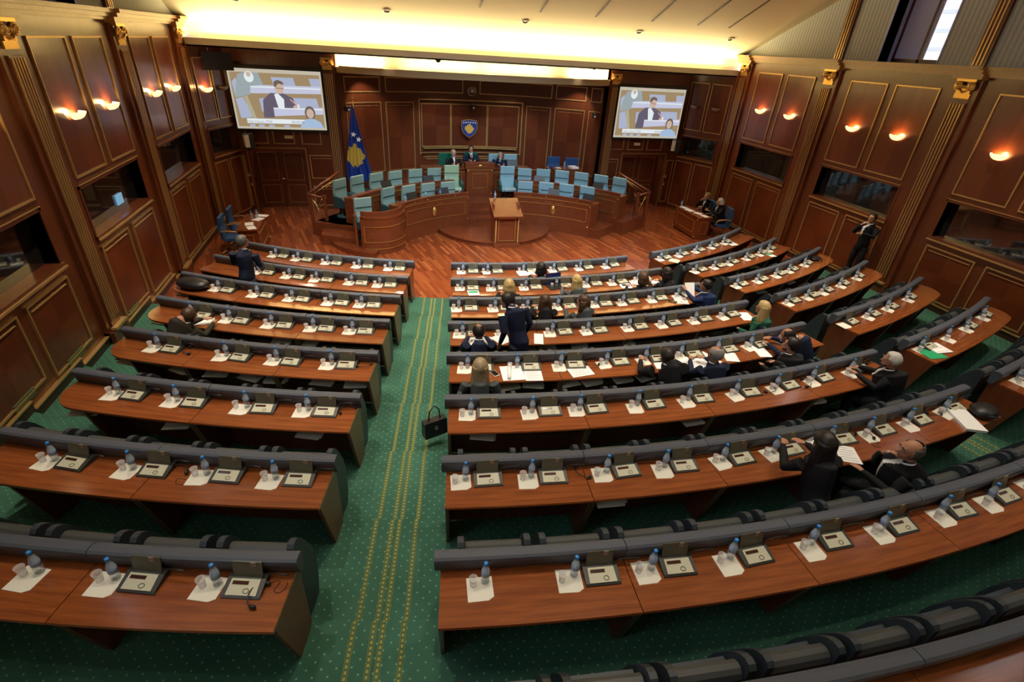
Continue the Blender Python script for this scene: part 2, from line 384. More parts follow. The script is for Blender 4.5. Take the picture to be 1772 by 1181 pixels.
def booth_window(wall, T, x0, x1, z0, z1, screen=None):
    o = MB().box(x0, x1, -.22, -.20, z0, z1).build('booth_pane', 'booth_glass', wall); o.matrix_local = T
    q = MB(); q.box(x0 - .05, x0, -.22, .02, z0 - .05, z1 + .05); q.box(x1, x1 + .05, -.22, .02, z0 - .05, z1 + .05); q.box(x0 - .05, x1 + .05, -.22, .02, z1, z1 + .05); q.box(x0 - .05, x1 + .05, -.22, .05, z0 - .1, z0)
    q.build('booth_reveal', 'wall_wood', o)
    g = MB(); g.box(x0 - .06, x1 + .06, .05, .075, z0 - .085, z0 - .05); g.box(x0 - .03, x1 + .03, .02, .035, z1 + .06, z1 + .075); g.build('sill_moulding', 'gilt_moulding', o)
    return o

PY = [-2.04, 1.93, 5.90, 9.87, 13.85, 17.80]
def side_wall(name, X, nx):
    T = frameT((X, 0, 0), (0, 1, 0), (nx, 0, 0)) if nx > 0 else frameT((X, 0, 0), (0, 1, 0), (nx, 0, 0))
    w = MB(); th = .3
    def wb(y0, y1, z0, z1, mi=0, d0=-th, d1=0): w.box(y0, y1, d0, d1, z0, z1, mi, T)
    wb(-2.2, YS, -.1, 2.12)
    wins = []
    for k in range(5):
        a = PY[k] + .60; c_ = PY[k] + 3.24; wins.append((a, c_))
    # booth window band with openings
    y = -2.2
    for a, c_ in wins: wb(y, a, 2.12, 3.04); y = c_
    wb(y, YS, 2.12, 3.04)
    for a, c_ in wins: wb(a, c_, 2.12, 3.04, 0, -th, -.225)
    wb(-2.2, YS, 3.04, 5.70)
    # upper papered band with tall windows
    y = -2.2
    for k in range(4):
        a = PY[k] + 1.00; c_ = PY[k] + 2.66
        wb(y, a, 5.70, 14, 1); wb(a, c_, 11.5, 14, 1); y = c_
    wb(y, YS + .2, 5.70, 14, 1)
    W_ = tag(w.build(name, ['wall_wood', 'striped_wallpaper']), 'mahogany panelled side wall with gilt mouldings', kind='structure')
    for k in range(5):
        y0 = PY[k]
        for (a, c_) in ((y0 + .60, y0 + 1.80), (y0 + 2.04, y0 + 3.24)):
            if k >= 1:
                panel(W_, T, a, c_, 3.20, 5.32, double=False)
                zb = max(tread_at(X, a), tread_at(X, c_)) + .22
                panel(W_, T, a, c_, zb, 1.97, double=True)
        if k >= 1: booth_window(W_, T, y0 + .60, y0 + 3.24, 2.18, 3.02)
    for y0 in PY[1:]: pilaster(W_, T, y0, tread_at(X, y0 + .2), 5.08)
    # entablature
    e = MB()
    for z0, z1, d in ((5.60, 5.66, .10), (5.66, 5.73, .17), (5.73, 5.80, .24)): e.box(-2.2, YS, 0, d, z0, z1, 0, T)
    for y0 in PY[1:]:
        for z0, z1, d in ((5.55, 5.66, .20), (5.66, 5.73, .27), (5.73, 5.80, .33)): e.box(y0 - .34, y0 + .34, 0, d, z0, z1, 0, T)
    e.build('cornice', 'gilt_wood', W_)
    # upper pilaster strips
    for y0 in PY[1:5]:
        e = MB(); e.box(y0 - .16, y0 + .16, 0, .07, 5.8, 13.5, 0, T); 
        e.build('upper_strip', 'wall_wood', W_)
        g = MB()
        for k in range(3): g.box(y0 - .10 + .085 * k, y0 - .07 + .085 * k, .07, .09, 5.82, 13.4, 0, T)
        g.build('strip_fluting', 'gilt_moulding', W_)
    # stepped skirting
    sk = MB(); y = -2.2
    while y < YS:
        z = tread_at(X, y + .1); sk.box(y, y + .2, 0, .05, z - .15, z + .15, 0, T); sk.box(y, y + .2, 0, .07, z + .15, z + .17, 1, T); y += .2
    sk.build('skirting', ['dark_wood', 'gilt_moulding'], W_)
    for y0 in (6.9, 8.3, 10.6):
        z = tread_at(X, y0) + .17; MB().box(y0, y0 + .5, 0, .03, z + .0, z + .11, 0, T).build('floor_vent', 'vent_green', W_)
    # windows
    for k in range(1, 4):
        a = PY[k] + 1.00; c_ = PY[k] + 2.66
        wn = empty('window_%d' % (k + (4 if nx > 0 else 0)), kind='structure'); tag(wn, 'tall window above the panelled side wall')
        q = MB()
        for yy in (a, c_ - .07, a + .86): q.box(yy, yy + .07, -.55, -.42, 5.8, 11.5, 0, T)
        q.box(a, c_, -.55, -.42, 5.8, 5.9, 0, T)
        q.build('window_frame', 'sill_wood_dark', wn)
        MB().box(a, c_, -.5, -.49, 5.9, 11.4, 0, T).build('window_pane', 'window_glass', wn)
        rv = MB(); rv.box(a - .03, a, -.55, .02, 5.8, 11.5, 0, T); rv.box(c_, c_ + .03, -.55, .02, 5.8, 11.5, 0, T); rv.box(a, c_, -.55, .0, 5.75, 5.8, 0, T); rv.box(a + .9, c_, -.46, -.43, 5.8, 11.5, 0, T); rv.build('window_reveal', 'reveal_paint', wn)
    MB().box(X - nx * .3 if nx > 0 else X - .14, X + .14 if nx > 0 else X + .3, YS - .1, YS + .3, -.1, 5.3).build('corner_post', 'wall_wood', W_)
    return W_, T
wood('gilt_wood', (.26, .12, .035), (.36, .18, .055), scale=(1, 8, 8), rough=.35)
WR, TR = side_wall('wall_right', XR, -1)
WL, TL = side_wall('wall_left', XL, 1)
# building outside the windows
b = MB(); b.box(XR + 6, XR + 12, -10, 16.75, -6, 22)
for z in np.arange(6.3, 12, .55): b.box(XR + 5.97, XR + 6, -10, 16.75, z, z + .1, 1)

tag(b.build('exterior_building', ['facade', 'ink_grey']), 'pale stone building facade outside the tall windows', 'building')

# slanted walls beside the stage
def slanted(name, p0, p1, flip):
    p0 = Vector((*p0, 0)); p1 = Vector((*p1, 0)); u = (p1 - p0).normalized(); Ln = (p1 - p0).length
    n = Vector((-u.y, u.x, 0)) if flip else Vector((u.y, -u.x, 0)); T = frameT(p0, u, n)
    w = MB(); w.box(0, Ln + .1, -.3, 0, -.1, 2.1, 0, T); w.box(0, Ln + .1, -.3, 0, 2.9, 5.3, 0, T); w.box(0, .12, -.3, 0, 2.1, 2.9, 0, T); w.box(Ln - .12, Ln + .1, -.3, 0, 2.1, 2.9, 0, T); w.box(.12, Ln - .12, -.3, -.225, 2.1, 2.9, 0, T)
    o = tag(w.build(name, ['wall_wood']), 'slanted mahogany wall between hall and stage', kind='structure')
    for a, c_ in ((.08, Ln / 2 - .05), (Ln / 2 + .05, Ln - .08)):
        panel(o, T, a, c_, 3.12, 4.82); panel(o, T, a, c_, .12, 1.92)
    booth_window(o, T, .15, Ln - .15, 2.14, 2.84)
    return o, T, Ln
SR, TSR, LSR = slanted('wall_slant_right', (XR - .12, YS + .02), (12.08, 19.72), True)
SL, TSL, LSL = slanted('wall_slant_left', (XL + .12, YS + .02), (-4.38, 19.72), False)

# screen walls either side of the alcove, with recessed double doors
def screen_wall(name, x0, x1, dx0, dx1, idx, mirror):
    T = frameT((0, 19.70, 0), (1, 0, 0), (0, -1, 0)); w = MB()
    w.box(x0, dx0, -.3, 0, -.1, 5.3, 0, T); w.box(dx1, x1, -.3, 0, -.1, 5.3, 0, T); w.box(dx0, dx1, -.3, 0, 2.03, 5.3, 0, T); w.box(dx0, dx1, -.6, -.5, -.1, 2.1, 0, T)
    for xx in (dx0 - .1, dx1): w.box(xx, xx + .1, -.5, -.3, -.1, 2.1, 0, T)
    o = tag(w.build(name, 'wall_wood'), 'mahogany wall behind the projection screen', kind='structure')
    g = MB(); g.box(dx0 - .09, dx0 - .05, 0, .04, 0, 2.12, 0, T); g.box(dx1 + .05, dx1 + .09, 0, .04, 0, 2.12, 0, T); g.box(dx0 - .09, dx1 + .09, 0, .04, 2.12, 2.155, 0, T); g.build('door_moulding', 'gilt_wood', o)
    L_ = x1 - x0
    xs = [(dx0 - .02, dx0 + .66), (dx0 + .82, dx0 + 1.50), (dx1 - .02, dx1 + .62)] if not mirror else [(dx0 - .72, dx0 - .08), (dx0 + .1, dx0 + .78), (dx0 + .95, dx0 + 1.62)]
    for a, c_ in xs: panel(o, T, a, c_, 2.27, 2.78, plain=True)
    a, c_ = (dx1 + .16, x1 - .25) if not mirror else (x0 + .12, dx0 - .2)
    panel(o, T, a, c_, 1.12, 1.92, double=True, plain=True); panel(o, T, a, c_, .15, .86, double=True, plain=True)
    panel(o, T, *((x0 + .08, dx0 - .18) if not mirror else (dx1 + .15, x1 - .08)), .18, 1.9, plain=True)
    d = empty('door_%d' % idx, kind='structure'); tag(d, 'dark wooden double door beneath the projection screen')
    q = MB(); xm = (dx0 + dx1) / 2
    for a, c_ in ((dx0, xm - .006), (xm + .006, dx1)): q.box(a, c_, -.5, -.44, 0, 2.03, 0, T)
    q.build('door_leaf', 'wall_wood', d)
    g = MB()
    for a, c_ in ((dx0 + .14, xm - .12), (xm + .12, dx1 - .14)):
        for z0, z1 in ((.15, .78), (.95, 1.9)):
            g.box(a, c_, -.44, -.425, z0, z0 + .02, 0, T); g.box(a, c_, -.44, -.425, z1, z1 + .02, 0, T); g.box(a, a + .02, -.44, -.43, z0, z1, 0, T); g.box(c_ - .02, c_, -.44, -.43, z0, z1, 0, T)
    g.build('door_moulding', 'gilt_wood', d)
    h = MB(); h.box(xm - .05, xm - .02, -.44, -.42, .88, 1.08, 0, T); h.tube([T @ Vector((xm - .035, -.42, 1.02)), T @ Vector((xm - .035, -.38, 1.02)), T @ Vector((xm + .08, -.38, 1.02))], .01, 6); h.build('door_handle', 'brass', d)
    return o, T
WSL, TS = screen_wall('wall_back_left', -4.45, -1.05, -4.2 + .08, -2.38, 1, False)
WSR, _ = screen_wall('wall_back_right', 8.68, 12.1, 9.72, 11.55, 2, True)
for wl, x in ((WSL, -1.30), (WSR, 8.92)): pilaster(wl, TS, x, 0, 4.52, w=.30, side=.04, ncap=.34)

# curved alcove wall
AC, AR = (CX, 13.56), 8.24
def alc(a, dr=0, z=0): a = rad(a); return (AC[0] + (AR - dr) * sin(a), AC[1] + (AR - dr) * cos(a), z)
def alcarc(mb, a0, a1, z0, z1, d0, d1, mi=0, n=None):
    n = n or max(1, int(abs(a1 - a0) / 2.2)); v = []; f = []
    for j in range(n + 1):
        a = a0 + (a1 - a0) * j / n
        for d, z in ((d0, z0), (d1, z0), (d1, z1), (d0, z1)): v.append(alc(a, d, z))
    for j in range(n):
        for q in range(4): f.append((j * 4 + q, j * 4 + (q + 1) % 4, (j + 1) * 4 + (q + 1) % 4, (j + 1) * 4 + q))
    f += [(3, 2, 1, 0), tuple(n * 4 + q for q in range(4))]; mb.add(v, f, mi)
w = MB(); alcarc(w, -37.2, -14.2, -.1, 5.4, -.35, 0, n=14); alcarc(w, 14.2, 37.2, -.1, 5.4, -.35, 0, n=14); alcarc(w, -14.2, 14.2, 3.62, 5.4, -.35, 0, n=14); alcarc(w, -14.2, 14.2, -.1, 5.4, -.45, -.14, n=14); alcarc(w, -14.2, 14.2, -.1, 1.62, -.2, 0, n=14)
for x in (-1.05, 8.68): w.box(x - .02 if x < 0 else x - .0, x + .02, 19.7, 20.3, -.1, 5.4)
WA = tag(w.build('wall_alcove', 'wall_wood'), 'curved mahogany wall behind the speaker bench', kind='structure')
def apanel(a0, a1, z0, z1, dbl=False, off=0, ven=True):
    p = MB(); am = (a0 + a1) / 2; zm = (z0 + z1) / 2
    for (p0, p1, q0, q1, mi) in ((a0, am, z0, zm, 0), (am, a1, z0, zm, 1 if ven else 0), (a0, am, zm, z1, 1 if ven else 0), (am, a1, zm, z1, 0)): alcarc(p, p0, p1, q0, q1, off - .01, off + .012, mi)
    o = p.build('wall_panel', ['veneer_dark', 'veneer_light'], WA)
    g = MB(); wa = .22; alcarc(g, a0 - wa, a1 + wa, z1, z1 + .035, off, off + .04); alcarc(g, a0 - wa, a1 + wa, z0 - .035, z0, off, off + .04); alcarc(g, a0 - wa, a0, z0, z1, off, off + .035); alcarc(g, a1, a1 + wa, z0, z1, off, off + .035)
    if dbl: alcarc(g, a0 + .6, a1 - .6, z1 - .1, z1 - .085, off, off + .03)
    g.build('panel_moulding', 'gilt_moulding', o)
for a0, a1 in ((-34.6, -25.2), (-23.4, -2.4), (2.6, 22.2), (23.7, 31.7), (33.4, 36.0)): apanel(a0, a1, 3.93, 4.36, ven=False)
for a0, a1 in ((-34.6, -25.2), (-23.5, -16.2), (15.8, 22.2), (23.7, 31.7), (33.2, 36.2)): apanel(a0, a1, 1.14, 3.54, dbl=True)
for a0, a1 in ((-13.4, -5.6), (-5.1, 4.6), (5.1, 13.4)): apanel(a0, a1, 1.95, 3.48, off=-.14)
g = MB(); alcarc(g, -14.6, 14.6, 3.64, 3.68, 0, .04); alcarc(g, -14.6, -14.3, 1.66, 3.68, 0, .04); alcarc(g, 14.3, 14.6, 1.66, 3.68, 0, .04)
for z, e in ((1.70, 14.6), (1.86, 13.4), (1.54, 13.4), (1.46, 12.8), (1.2, 13.0)): alcarc(g, -e, e, z, z + .03, -.14 if z > 1.8 else 0, .035)
g.build('niche_moulding', 'gilt_moulding', WA)

# ------------------------------------------------------------------ soffits, coves, ceiling
b = MB(); b.box(XL, XR, YS, YS + .07, 5.10, 5.31); b.box(XL, XR, YS, 19.72, 5.10, 5.14)
tag(b.build('ceiling_soffit', 'fascia_paint'), 'straight grey soffit fascia across the stage front', kind='structure')
b = MB(); b.box(XL - .3, XR + .3, YS + .62, YS + .72, 5.12, 5.72); tag(b.build('ceiling_cove_back', 'cove_plaster'), 'brightly lit cove wall above the soffit', kind='structure')
# curved fascia of the alcove: bulges toward the hall
def bul(t): return 19.75 - 1.05 * (max(0, 1 - t * t)) ** .5
b = MB(); v = []; f = []; n = 40
for j in range(n + 1):
    t = -cos(pi * j / n); x = 3.83 + 4.86 * t; y = bul(t)
    nn = Vector((-(4.86) * t * 1.05 / max(.05, (1 - t * t) ** .5) / 4.86 / 4.86 * 1, -1)).normalized()
    for d, z in ((0, 4.54), (0, 4.74), (.06, 4.74), (.06, 4.57), (.5, 4.57), (.5, 4.54)): v.append((x, min(y + d, 20.4), z))
k = 6
for j in range(n):
    for q in range(k): f.append((j * k + q, j * k + (q + 1) % k, (j + 1) * k + (q + 1) % k, (j + 1) * k + q))
b.add(v, f); b.box(-1.03, 8.69, 19.85, 22.0, 4.56, 4.60)
tag(b.build('ceiling_alcove_fascia', 'fascia_beige'), 'curved beige fascia hanging over the alcove', kind='structure')
b = MB(); b.box(-1.03, 8.69, 19.90, 19.98, 4.6, 5.12); b.box(-1.2, 8.9, 19.70, 22.1, 5.105, 5.16); tag(b.build('ceiling_alcove_cove', 'cove_plaster'), 'glowing cove above the alcove fascia', kind='structure')
# sloping ceiling
b = MB(); prof = [(YS + .72, 5.66), (YS + .3, 5.70), (4, ceil_z(4.01)), (-2.3, ceil_z(-2.3)), (-2.3, ceil_z(-2.3) + .2), (4, ceil_z(4.01) + .2), (YS + .72, 5.9)]
b.extr(prof, XL - .35, XR + .35); tag(b.build('ceiling', 'ceiling_plaster'), 'cream plaster ceiling sloping up from the stage', kind='structure')
b = MB(); b.box(XL - .3, XR + .3, -2.5, -2.2, -.2, 14); b.build('wall_rear', 'ceiling_plaster'); tag(bpy.data.objects['wall_rear'], 'plain wall behind the gallery', kind='structure')
SLOPE = math.atan(.40)
def on_ceiling(x, y, d=0):
    return Vector((x, y, ceil_z(y))) + Vector((0, -sin(SLOPE), -cos(SLOPE))) * d
for i, x in enumerate((3.1, 4.85, 6.54, 8.35, 9.9, 11.0)):
    T = Matrix.Translation(on_ceiling(x, 15.6)) @ Matrix.Rotation(-SLOPE, 4, 'X')
    MB().box(-.022, .022, -.9, .9, -.012, .004, 0, T).build('slot_diffuser', 'pad_dark')
LV = [o for o in COL.objects if o.name.startswith('slot_diffuser')]
for o, w_ in zip(LV, ('sixth', 'fifth', 'fourth', 'third', 'second', 'first')): tag(o, 'thin dark ceiling air slot, %s from the window-side wall' % w_, 'air slot', 'air slots in the ceiling')
def downlight():
    r = empty('ceiling_downlight')
    MB().lathe([(.075, 0), (.11, -.005), (.115, -.02), (.085, -.025), (.075, 0)], 20).build('trim_ring', 'white_paint', r)
    MB().lathe([(.001, -.006), (.075, -.006)], 16).build('lens', 'card_white', r); return r
dl = Proto(downlight)
for (x, y), w_ in zip(((.61, 17.0), (4.57, 17.0), (8.3, 17.1), (-3.2, 17.0), (11.6, 17.1)), ('above the flag', 'above the speaker bench', 'above the right screen pilaster', 'at the flag-side corner', 'at the window-side corner')):
    o = dl.put(on_ceiling(x, y, .0), 0, 'round flush ceiling downlight ' + w_.replace('right screen pilaster', 'window-side screen'), 'downlight', 'ceiling downlights'); o.rotation_euler = (-SLOPE, 0, 0)

# ------------------------------------------------------------------ wall sconces
def sconce(lit):
    def fn():
        r = empty('wall_sconce')
        prof = [(.02, -.13), (.08, -.118), (.135, -.085), (.17, -.04), (.185, .0), (.172, .0), (.155, -.035), (.12, -.07), (.05, -.095), (.001, -.1)]
        MB().lathe(prof, 16, T=Matrix.Translation((0, .03, 0)), a0=0, a1=pi).build('bowl_shade', 'lamp_glass' if lit else 'lamp_off', r)
        MB().box(-.05, .05, 0, .03, -.12, -.02).build('bracket', 'brass', r)
        if lit: light('POINT', 'sconce_bulb', (0, .10, -.01), 10, (1, .60, .24), parent=r, shadow_soft_size=.05, specular_factor=.1)
        return r
    return fn
pl, pd = Proto(sconce(True)), Proto(sconce(False))
ords = ['first', 'second', 'third', 'fourth', 'fifth', 'sixth', 'seventh', 'eighth', 'ninth', 'tenth']
for X, nx, side in ((XR, -1, 'window-side'), (XL, 1, 'flag-side')):
    k_ = 0
    for k in (4, 3, 2, 1):
        for off in (2.64, 1.20):
            y = PY[k] + off - 0.0
            w_ = ords[k_]; k_ += 1
            pl.put((X + nx * .012, y, 4.20), -pi / 2 if nx > 0 else pi / 2, 'glowing bowl sconce on the %s wall, %s from the stage' % (side, w_), 'wall lamp', 'lit wall sconces')
for T, Ln, side in ((TSR, LSR, 'window-side'), (TSL, LSL, 'flag-side')):
    for j, u in enumerate((Ln * .27, Ln * .76)):
        lit = side == 'flag-side' and j == 0
        p = T @ Vector((u, .012, 4.02)); ux = T.to_3x3() @ Vector((1, 0, 0)); rot = math.atan2(ux.y, ux.x)
        det = (T.to_3x3() @ Vector((0, 1, 0))).dot(Vector((-ux.y, ux.x, 0)))
        (pl if lit else pd).put(p, rot if det > 0 else rot + pi, ('lit bowl sconce' if lit else 'unlit bowl sconce') + ' on the %s slanted wall panel %s' % (side, 'nearest the hall' if j == 0 else 'nearest the projection screen'), 'wall lamp', 'sconces on the slanted walls')

# ------------------------------------------------------------------ seating rows
BL = {'L': 'flag-side block', 'C': 'centre block', 'R': 'window-side block'}
ROWN = ['', 'front row', 'second row', 'third row', 'fourth row', 'fifth row', 'sixth row', 'seventh row', 'eighth row', 'ninth row']
EXT = {'L1': (-33.5, -13.85), 'L2': (-31.6, -13.5), 'L3': (-29.9, -13.25), 'L4': (-27.3, -13.07), 'L5': (-25.3, -12.82), 'L6': (-23.6, -12.65), 'L7': (-22.25, -12.5), 'L8': (-20.7, -12.33),
       'R1': (14.6, 34.3), 'R2': (14.7, 31.7), 'R3': (14.5, 30.6), 'R4': (14.3, 28.6), 'R5': (14.18, 26.7), 'R6': (13.95, 25.0), 'R7': (13.8, 23.3)}
for i, (a, c_) in enumerate(((-9.62, 10.55), (-9.5, 10.85), (-9.47, 10.92), (-9.43, 11.08), (-9.37, 11.12), (-9.31, 11.1), (-9.28, 11.12), (-9.3, 11.2), (-9.2, 11.2)), 1): EXT['C%d' % i] = (a, c_)
SEATS = {
'L1':[-27.85, -25.09, -21.79, -18.41, -15.09], 'L2':[-25.75, -22.86, -20.31, -17.26, -14.81], 'L3':[-25.66, -22.63, -19.95, -17.14, -14.91],
'L4':[-23.93, -21.5, -18.93, -16.49, -14.24], 'L5':[-22.44, -19.05, -16.6, -14.08], 'L6':[-20.86, -18.55, -15.98, -13.76],
'L7':[-19.66, -17.35, -15.3, -13.36], 'L8':[-16.85, -15.27, -13.22],
'C1':[-7.54, -4.95, -1.16, 2.29, 5.38, 8.66], 'C2':[-7.78, -5.1, -2.19, 0.6, 3.57, 6.21, 8.92], 'C3':[-8.11, -5.53, -3.14, -0.84, 2.1, 4.37, 6.96, 9.4],
'C4':[-7.98, -5.55, -2.63, -0.36, 2.39, 4.76, 7.17, 9.51], 'C5':[-7.8, -5.47, -3.28, -1.0, 1.09, 3.18, 5.39, 7.51, 9.89],
'C6':[-7.79, -5.47, -3.63, -1.27, 0.97, 3.26, 5.31, 7.36, 9.75], 'C7':[-8.09, -6.16, -3.92, -2.03, -0.03, 1.84, 4.11, 5.89, 7.86, 9.96],
'C8':[-7.74, -5.82, -4.08, -2.12, 0.06, 2.15, 4.24, 6.0, 7.9],
'R1':[16.39, 19.49, 22.67, 25.93, 28.93], 'R2':[16.07, 18.85, 21.26, 24.4, 27.1, 29.48], 'R3':[15.78, 18.53, 21.26, 23.53, 26.53],
'R4':[15.79, 18.09, 20.16, 22.83, 25.79], 'R5':[15.29, 17.82, 20.31, 23.35], 'R6':[15.37, 18.12, 20.46, 23.23], 'R7':[15.54, 18.0]}

def desk(key, j, nseg, a0, a1, row, roundend):
    R = R0(row); am = (a0 + a1) / 2; h = rad(a1 - a0) / 2; g = .004 / R
    blk = BL[key[0]]; nth = ords[j if key[0] != 'L' else nseg - 1 - j]
    r = empty('curved_desk', polar(R, am, ZT(row)), rad(am), '%s desk section from the aisle, %s, %s%s' % (nth, ROWN[row], blk, ', with rounded wall end' if roundend else ''), 'desk', 'curved desks of the ' + blk)
    n = 7
    ta, tb = -h + g, h - g
    top = MB()
    if roundend:
        # plan outline with a rounded corner on the viewer side of the wall end
        s = roundend; pts = []; N_ = 14; d0, d1 = .04, .56; rc = .42
        for i in range(N_ + 1):
            a = ta + (tb - ta) * i / N_; pts.append((R + d0, a))
        outer = []
        for i in range(N_ + 1):
            a = tb + (ta - tb) * i / N_
            dist = (a - ta) * (R + .5) if s < 0 else (tb - a) * (R + .5)
            rr_ = d1
            if dist < rc: rr_ = d1 - (rc - math.sqrt(max(0, rc * rc - (rc - dist) ** 2))) * .95
            outer.append((R + rr_, a))
        # refine near the corner
        fine = []
        for i in range(9):
            dist = rc * (1 - cos(pi / 2 * i / 8)); rr_ = d1 - (rc - math.sqrt(max(0, rc * rc - (rc - dist) ** 2))) * .95
            a = ta + dist / (R + .5) if s < 0 else tb - dist / (R + .5); fine.append((R + rr_, a))
        keep = [q for q in outer if ((q[1] - ta) if s < 0 else (tb - q[1])) * (R + .5) > rc]
        outer = keep + fine[::-1] if s < 0 else fine + keep
        poly = [(q * sin(a), R - q * cos(a)) for q, a in pts + outer]
        top.prism(poly, DZ - .03, DZ)
    else: top.arcbar(R, [(.04, DZ - .03), (.55, DZ - .03), (.56, DZ - .02), (.555, DZ), (.04, DZ)], ta, tb, n)
    top.build('desktop', 'desk_wood', r)
    ea = .05 / R if (key[0] == 'C' and j == 0) or (key[0] == 'R' and j == 0) else 0; eb = .04 / R if (key[0] in 'LC' and j == nseg - 1) else 0
    sc = MB().arcbar(R, [(-.02, .79), (.045, .79), (.07, .84), (.105, .955), (.10, .985), (.08, 1.0), (.02, 1.0), (-.012, .985), (-.025, .94)], ta - ea, tb + eb, n)
    sc.build('padded_screen', 'screen_pad', r)
    MB().arcbar(R, [(.0, .03), (.03, .03), (.03, .79), (.0, .79)], ta, tb, n).build('front_panel', 'desk_panel_wood', r)
    MB().arcbar(R, [(.05, .60), (.36, .60), (.36, .615), (.05, .615)], ta + .03 / R, tb - .03 / R, n).build('under_shelf', 'dark_wood', r)
    for s in (-1, 1):
        inset = .0 if not (roundend and s == roundend) else .45
        a = ta + inset / R if s < 0 else tb - inset / R
        w = .035 / R; al, ah = (a, a + w) if s < 0 else (a - w, a)
        dd = .03
        MB().arcbar(R, [(.03, 0), (.30, 0), (.53, DZ - .03), (.03, DZ - .03)], al, ah, 1).build('end_panel', 'desk_panel_wood', r)
    return r
for key, (A0, A1) in EXT.items():
    row = int(key[1]); L_ = rad(A1 - A0) * R0(row); nseg = max(2, round(L_ / 1.55))
    for j in range(nseg):
        a0 = A0 + (A1 - A0) * j / nseg; a1 = A0 + (A1 - A0) * (j + 1) / nseg
        re_ = -1 if key[0] == 'L' and j == 0 and 3 <= row <= 7 else (1 if key[0] == 'R' and j == nseg - 1 and row >= 3 else 0)
        desk(key, j, nseg, a0, a1, row, re_)

# ------- delegate console
def console():
    r = empty('delegate_console')
    MB().extr([(-.10, 0), (.10, 0), (.10, .05), (.05, .055), (-.085, .022), (-.10, .012)], -.15, .15).build('console_base', 'console_dark', r)
    slope = math.atan2(.033, .135); T = Matrix.Translation((0, -.02, .0395)) @ Matrix.Rotation(slope, 4, 'X')
    fp = MB(); fp.prism([(-.118, -.068), (.118, -.068), (.112, .058), (-.112, .058)], 0, .006, 0, T)
    fpo = fp.build('face_plate', 'console_cream', r)
    MB().box(-.095, .03, .012, .04, .006, .009, 0, T).build('display', 'console_display', fpo)
    MB().tube([(.03 + .022 * cos(q), -.035 + .018 * sin(q), .0075) for q in [2 * pi * k / 14 for k in range(14)]], .0028, 5, 0, T, closed=True).build('button', 'console_dark', fpo)
    T2 = Matrix.Translation((0, .06, .052)) @ Matrix.Rotation(rad(-14), 4, 'X')
    lid = MB().extr([(0, 0), (.012, 0), (.012, .135), (.006, .142), (0, .135)], -.115, .115, 0, T2).build('flip_lid', 'console_olive', r)
    MB().box(.03, .07, .082, .088, .12, .19).build('badge_card', 'card_brown', lid)
    MB().tube([(.11, .05, .05), (.16, .06, .10), (.25, .05, .125), (.34, .035, .13)], [.005, .005, .005, .009], 6).build('gooseneck_microphone', 'black_plastic', r)
    return r
def bottle():
    o = MB().lathe([(.028, 0), (.034, .008), (.034, .07), (.031, .09), (.034, .11), (.034, .145), (.026, .175), (.014, .198), (.014, .212)], 12).build('water_bottle', 'bottle_plastic')
    MB().lathe([(.017, .208), (.017, .236), (.013, .240), (.001, .240)], 10).build('bottle_cap', 'cap_blue', o)
    MB().lathe([(.0352, .085), (.0352, .135)], 12).build('bottle_label', 'bottle_label', o); return o
def cup():
    return MB().lathe([(.001, .004), (.026, .004), (.027, 0), (.030, .04), (.036, .092), (.038, .092), (.038, .095), (.035, .094), (.029, .04), (.026, .006)], 12).build('plastic_cup', 'cup_plastic')
def notepaper():
    o = MB().prism([(-.105, -.115), (.06, -.115), (.105, -.085), (.105, .095), (-.105, .095)], 0, .0035).build('note_paper', 'paper'); return o
def headset():
    r = empty('headset'); p = [(.10 * cos(a), .075 * sin(a), .008 + .035 * max(0, sin(a))) for a in [pi * k / 12 for k in range(13)]]
    hb = MB().tube(p, .005, 6).build('headband', 'black_plastic', r)
    for s in (-1, 1): MB().ell((s * .10, -.005, .022), (.018, .03, .022), 10, 6).build('ear_pad', 'black_plastic', hb)
    q = [(.10 + .0 * k + .05 * sin(k * .7), -.03 - .012 * k + .02 * cos(k * 1.1), .004) for k in range(12)]
    MB().tube(q, .0025, 5).build('cable', 'black_plastic', r); return r
P = {k: Proto(f) for k, f in dict(console=console, bottle=bottle, cup=cup, paper=notepaper, headset=headset).items()}
NOCON = {('L8', 0), ('C8', 0), ('R6', 1)}
rnd = random.Random(3)
for key, seats in SEATS.items():
    row = int(key[1]); z = ZT(row) + DZ
    for i, a in enumerate(seats):
        k = i if key[0] != 'L' else len(seats) - 1 - i
        where = '%s seat from the aisle, %s, %s' % (ords[k], ROWN[row], BL[key[0]])
        R = R0(row); d = 180 / pi / R
        jx = lambda s: rnd.uniform(-s, s)
        if (key, i) not in NOCON:
            P['console'].put(polar(R + .20 + jx(.008), a + jx(.01) * d, z), rad(a) + jx(.06), 'grey conference console with raised lid, ' + where, 'console', 'delegate consoles')
        P['paper'].put(polar(R + .225 + jx(.015), a - .275 * d, z), rad(a) + jx(.12), 'white note paper, ' + where, 'paper', 'note papers')
        if (key, i) != ('R5', 0):
            P['bottle'].put(polar(R + .185 + jx(.012), a - (.225 + jx(.01)) * d, z + .0035), jx(3), 'blue-capped water bottle, ' + where, 'bottle', 'water bottles')
            P['cup'].put(polar(R + .215 + jx(.015), a - (.33 + jx(.012)) * d, z + .0035), jx(3), 'clear plastic cup, ' + where, 'cup', 'plastic cups')
HS = [('L7', -16.75, .16), ('L6', -13.0, .12), ('L8', -12.86, .25), ('C7', -5.25, .14), ('C5', -2.45, .18), ('C6', 4.2, .2), ('C6', 6.15, .2), ('C6', 10.6, .2), ('C7', 4.95, .2), ('L3', -19.05, .12), ('C3', 2.9, .2), ('C1', -6.6, .2), ('L5', -21.6, .15), ('C7', 8.75, .15), ('L5', -13.3, .15), ('L4', -23.2, .12)]
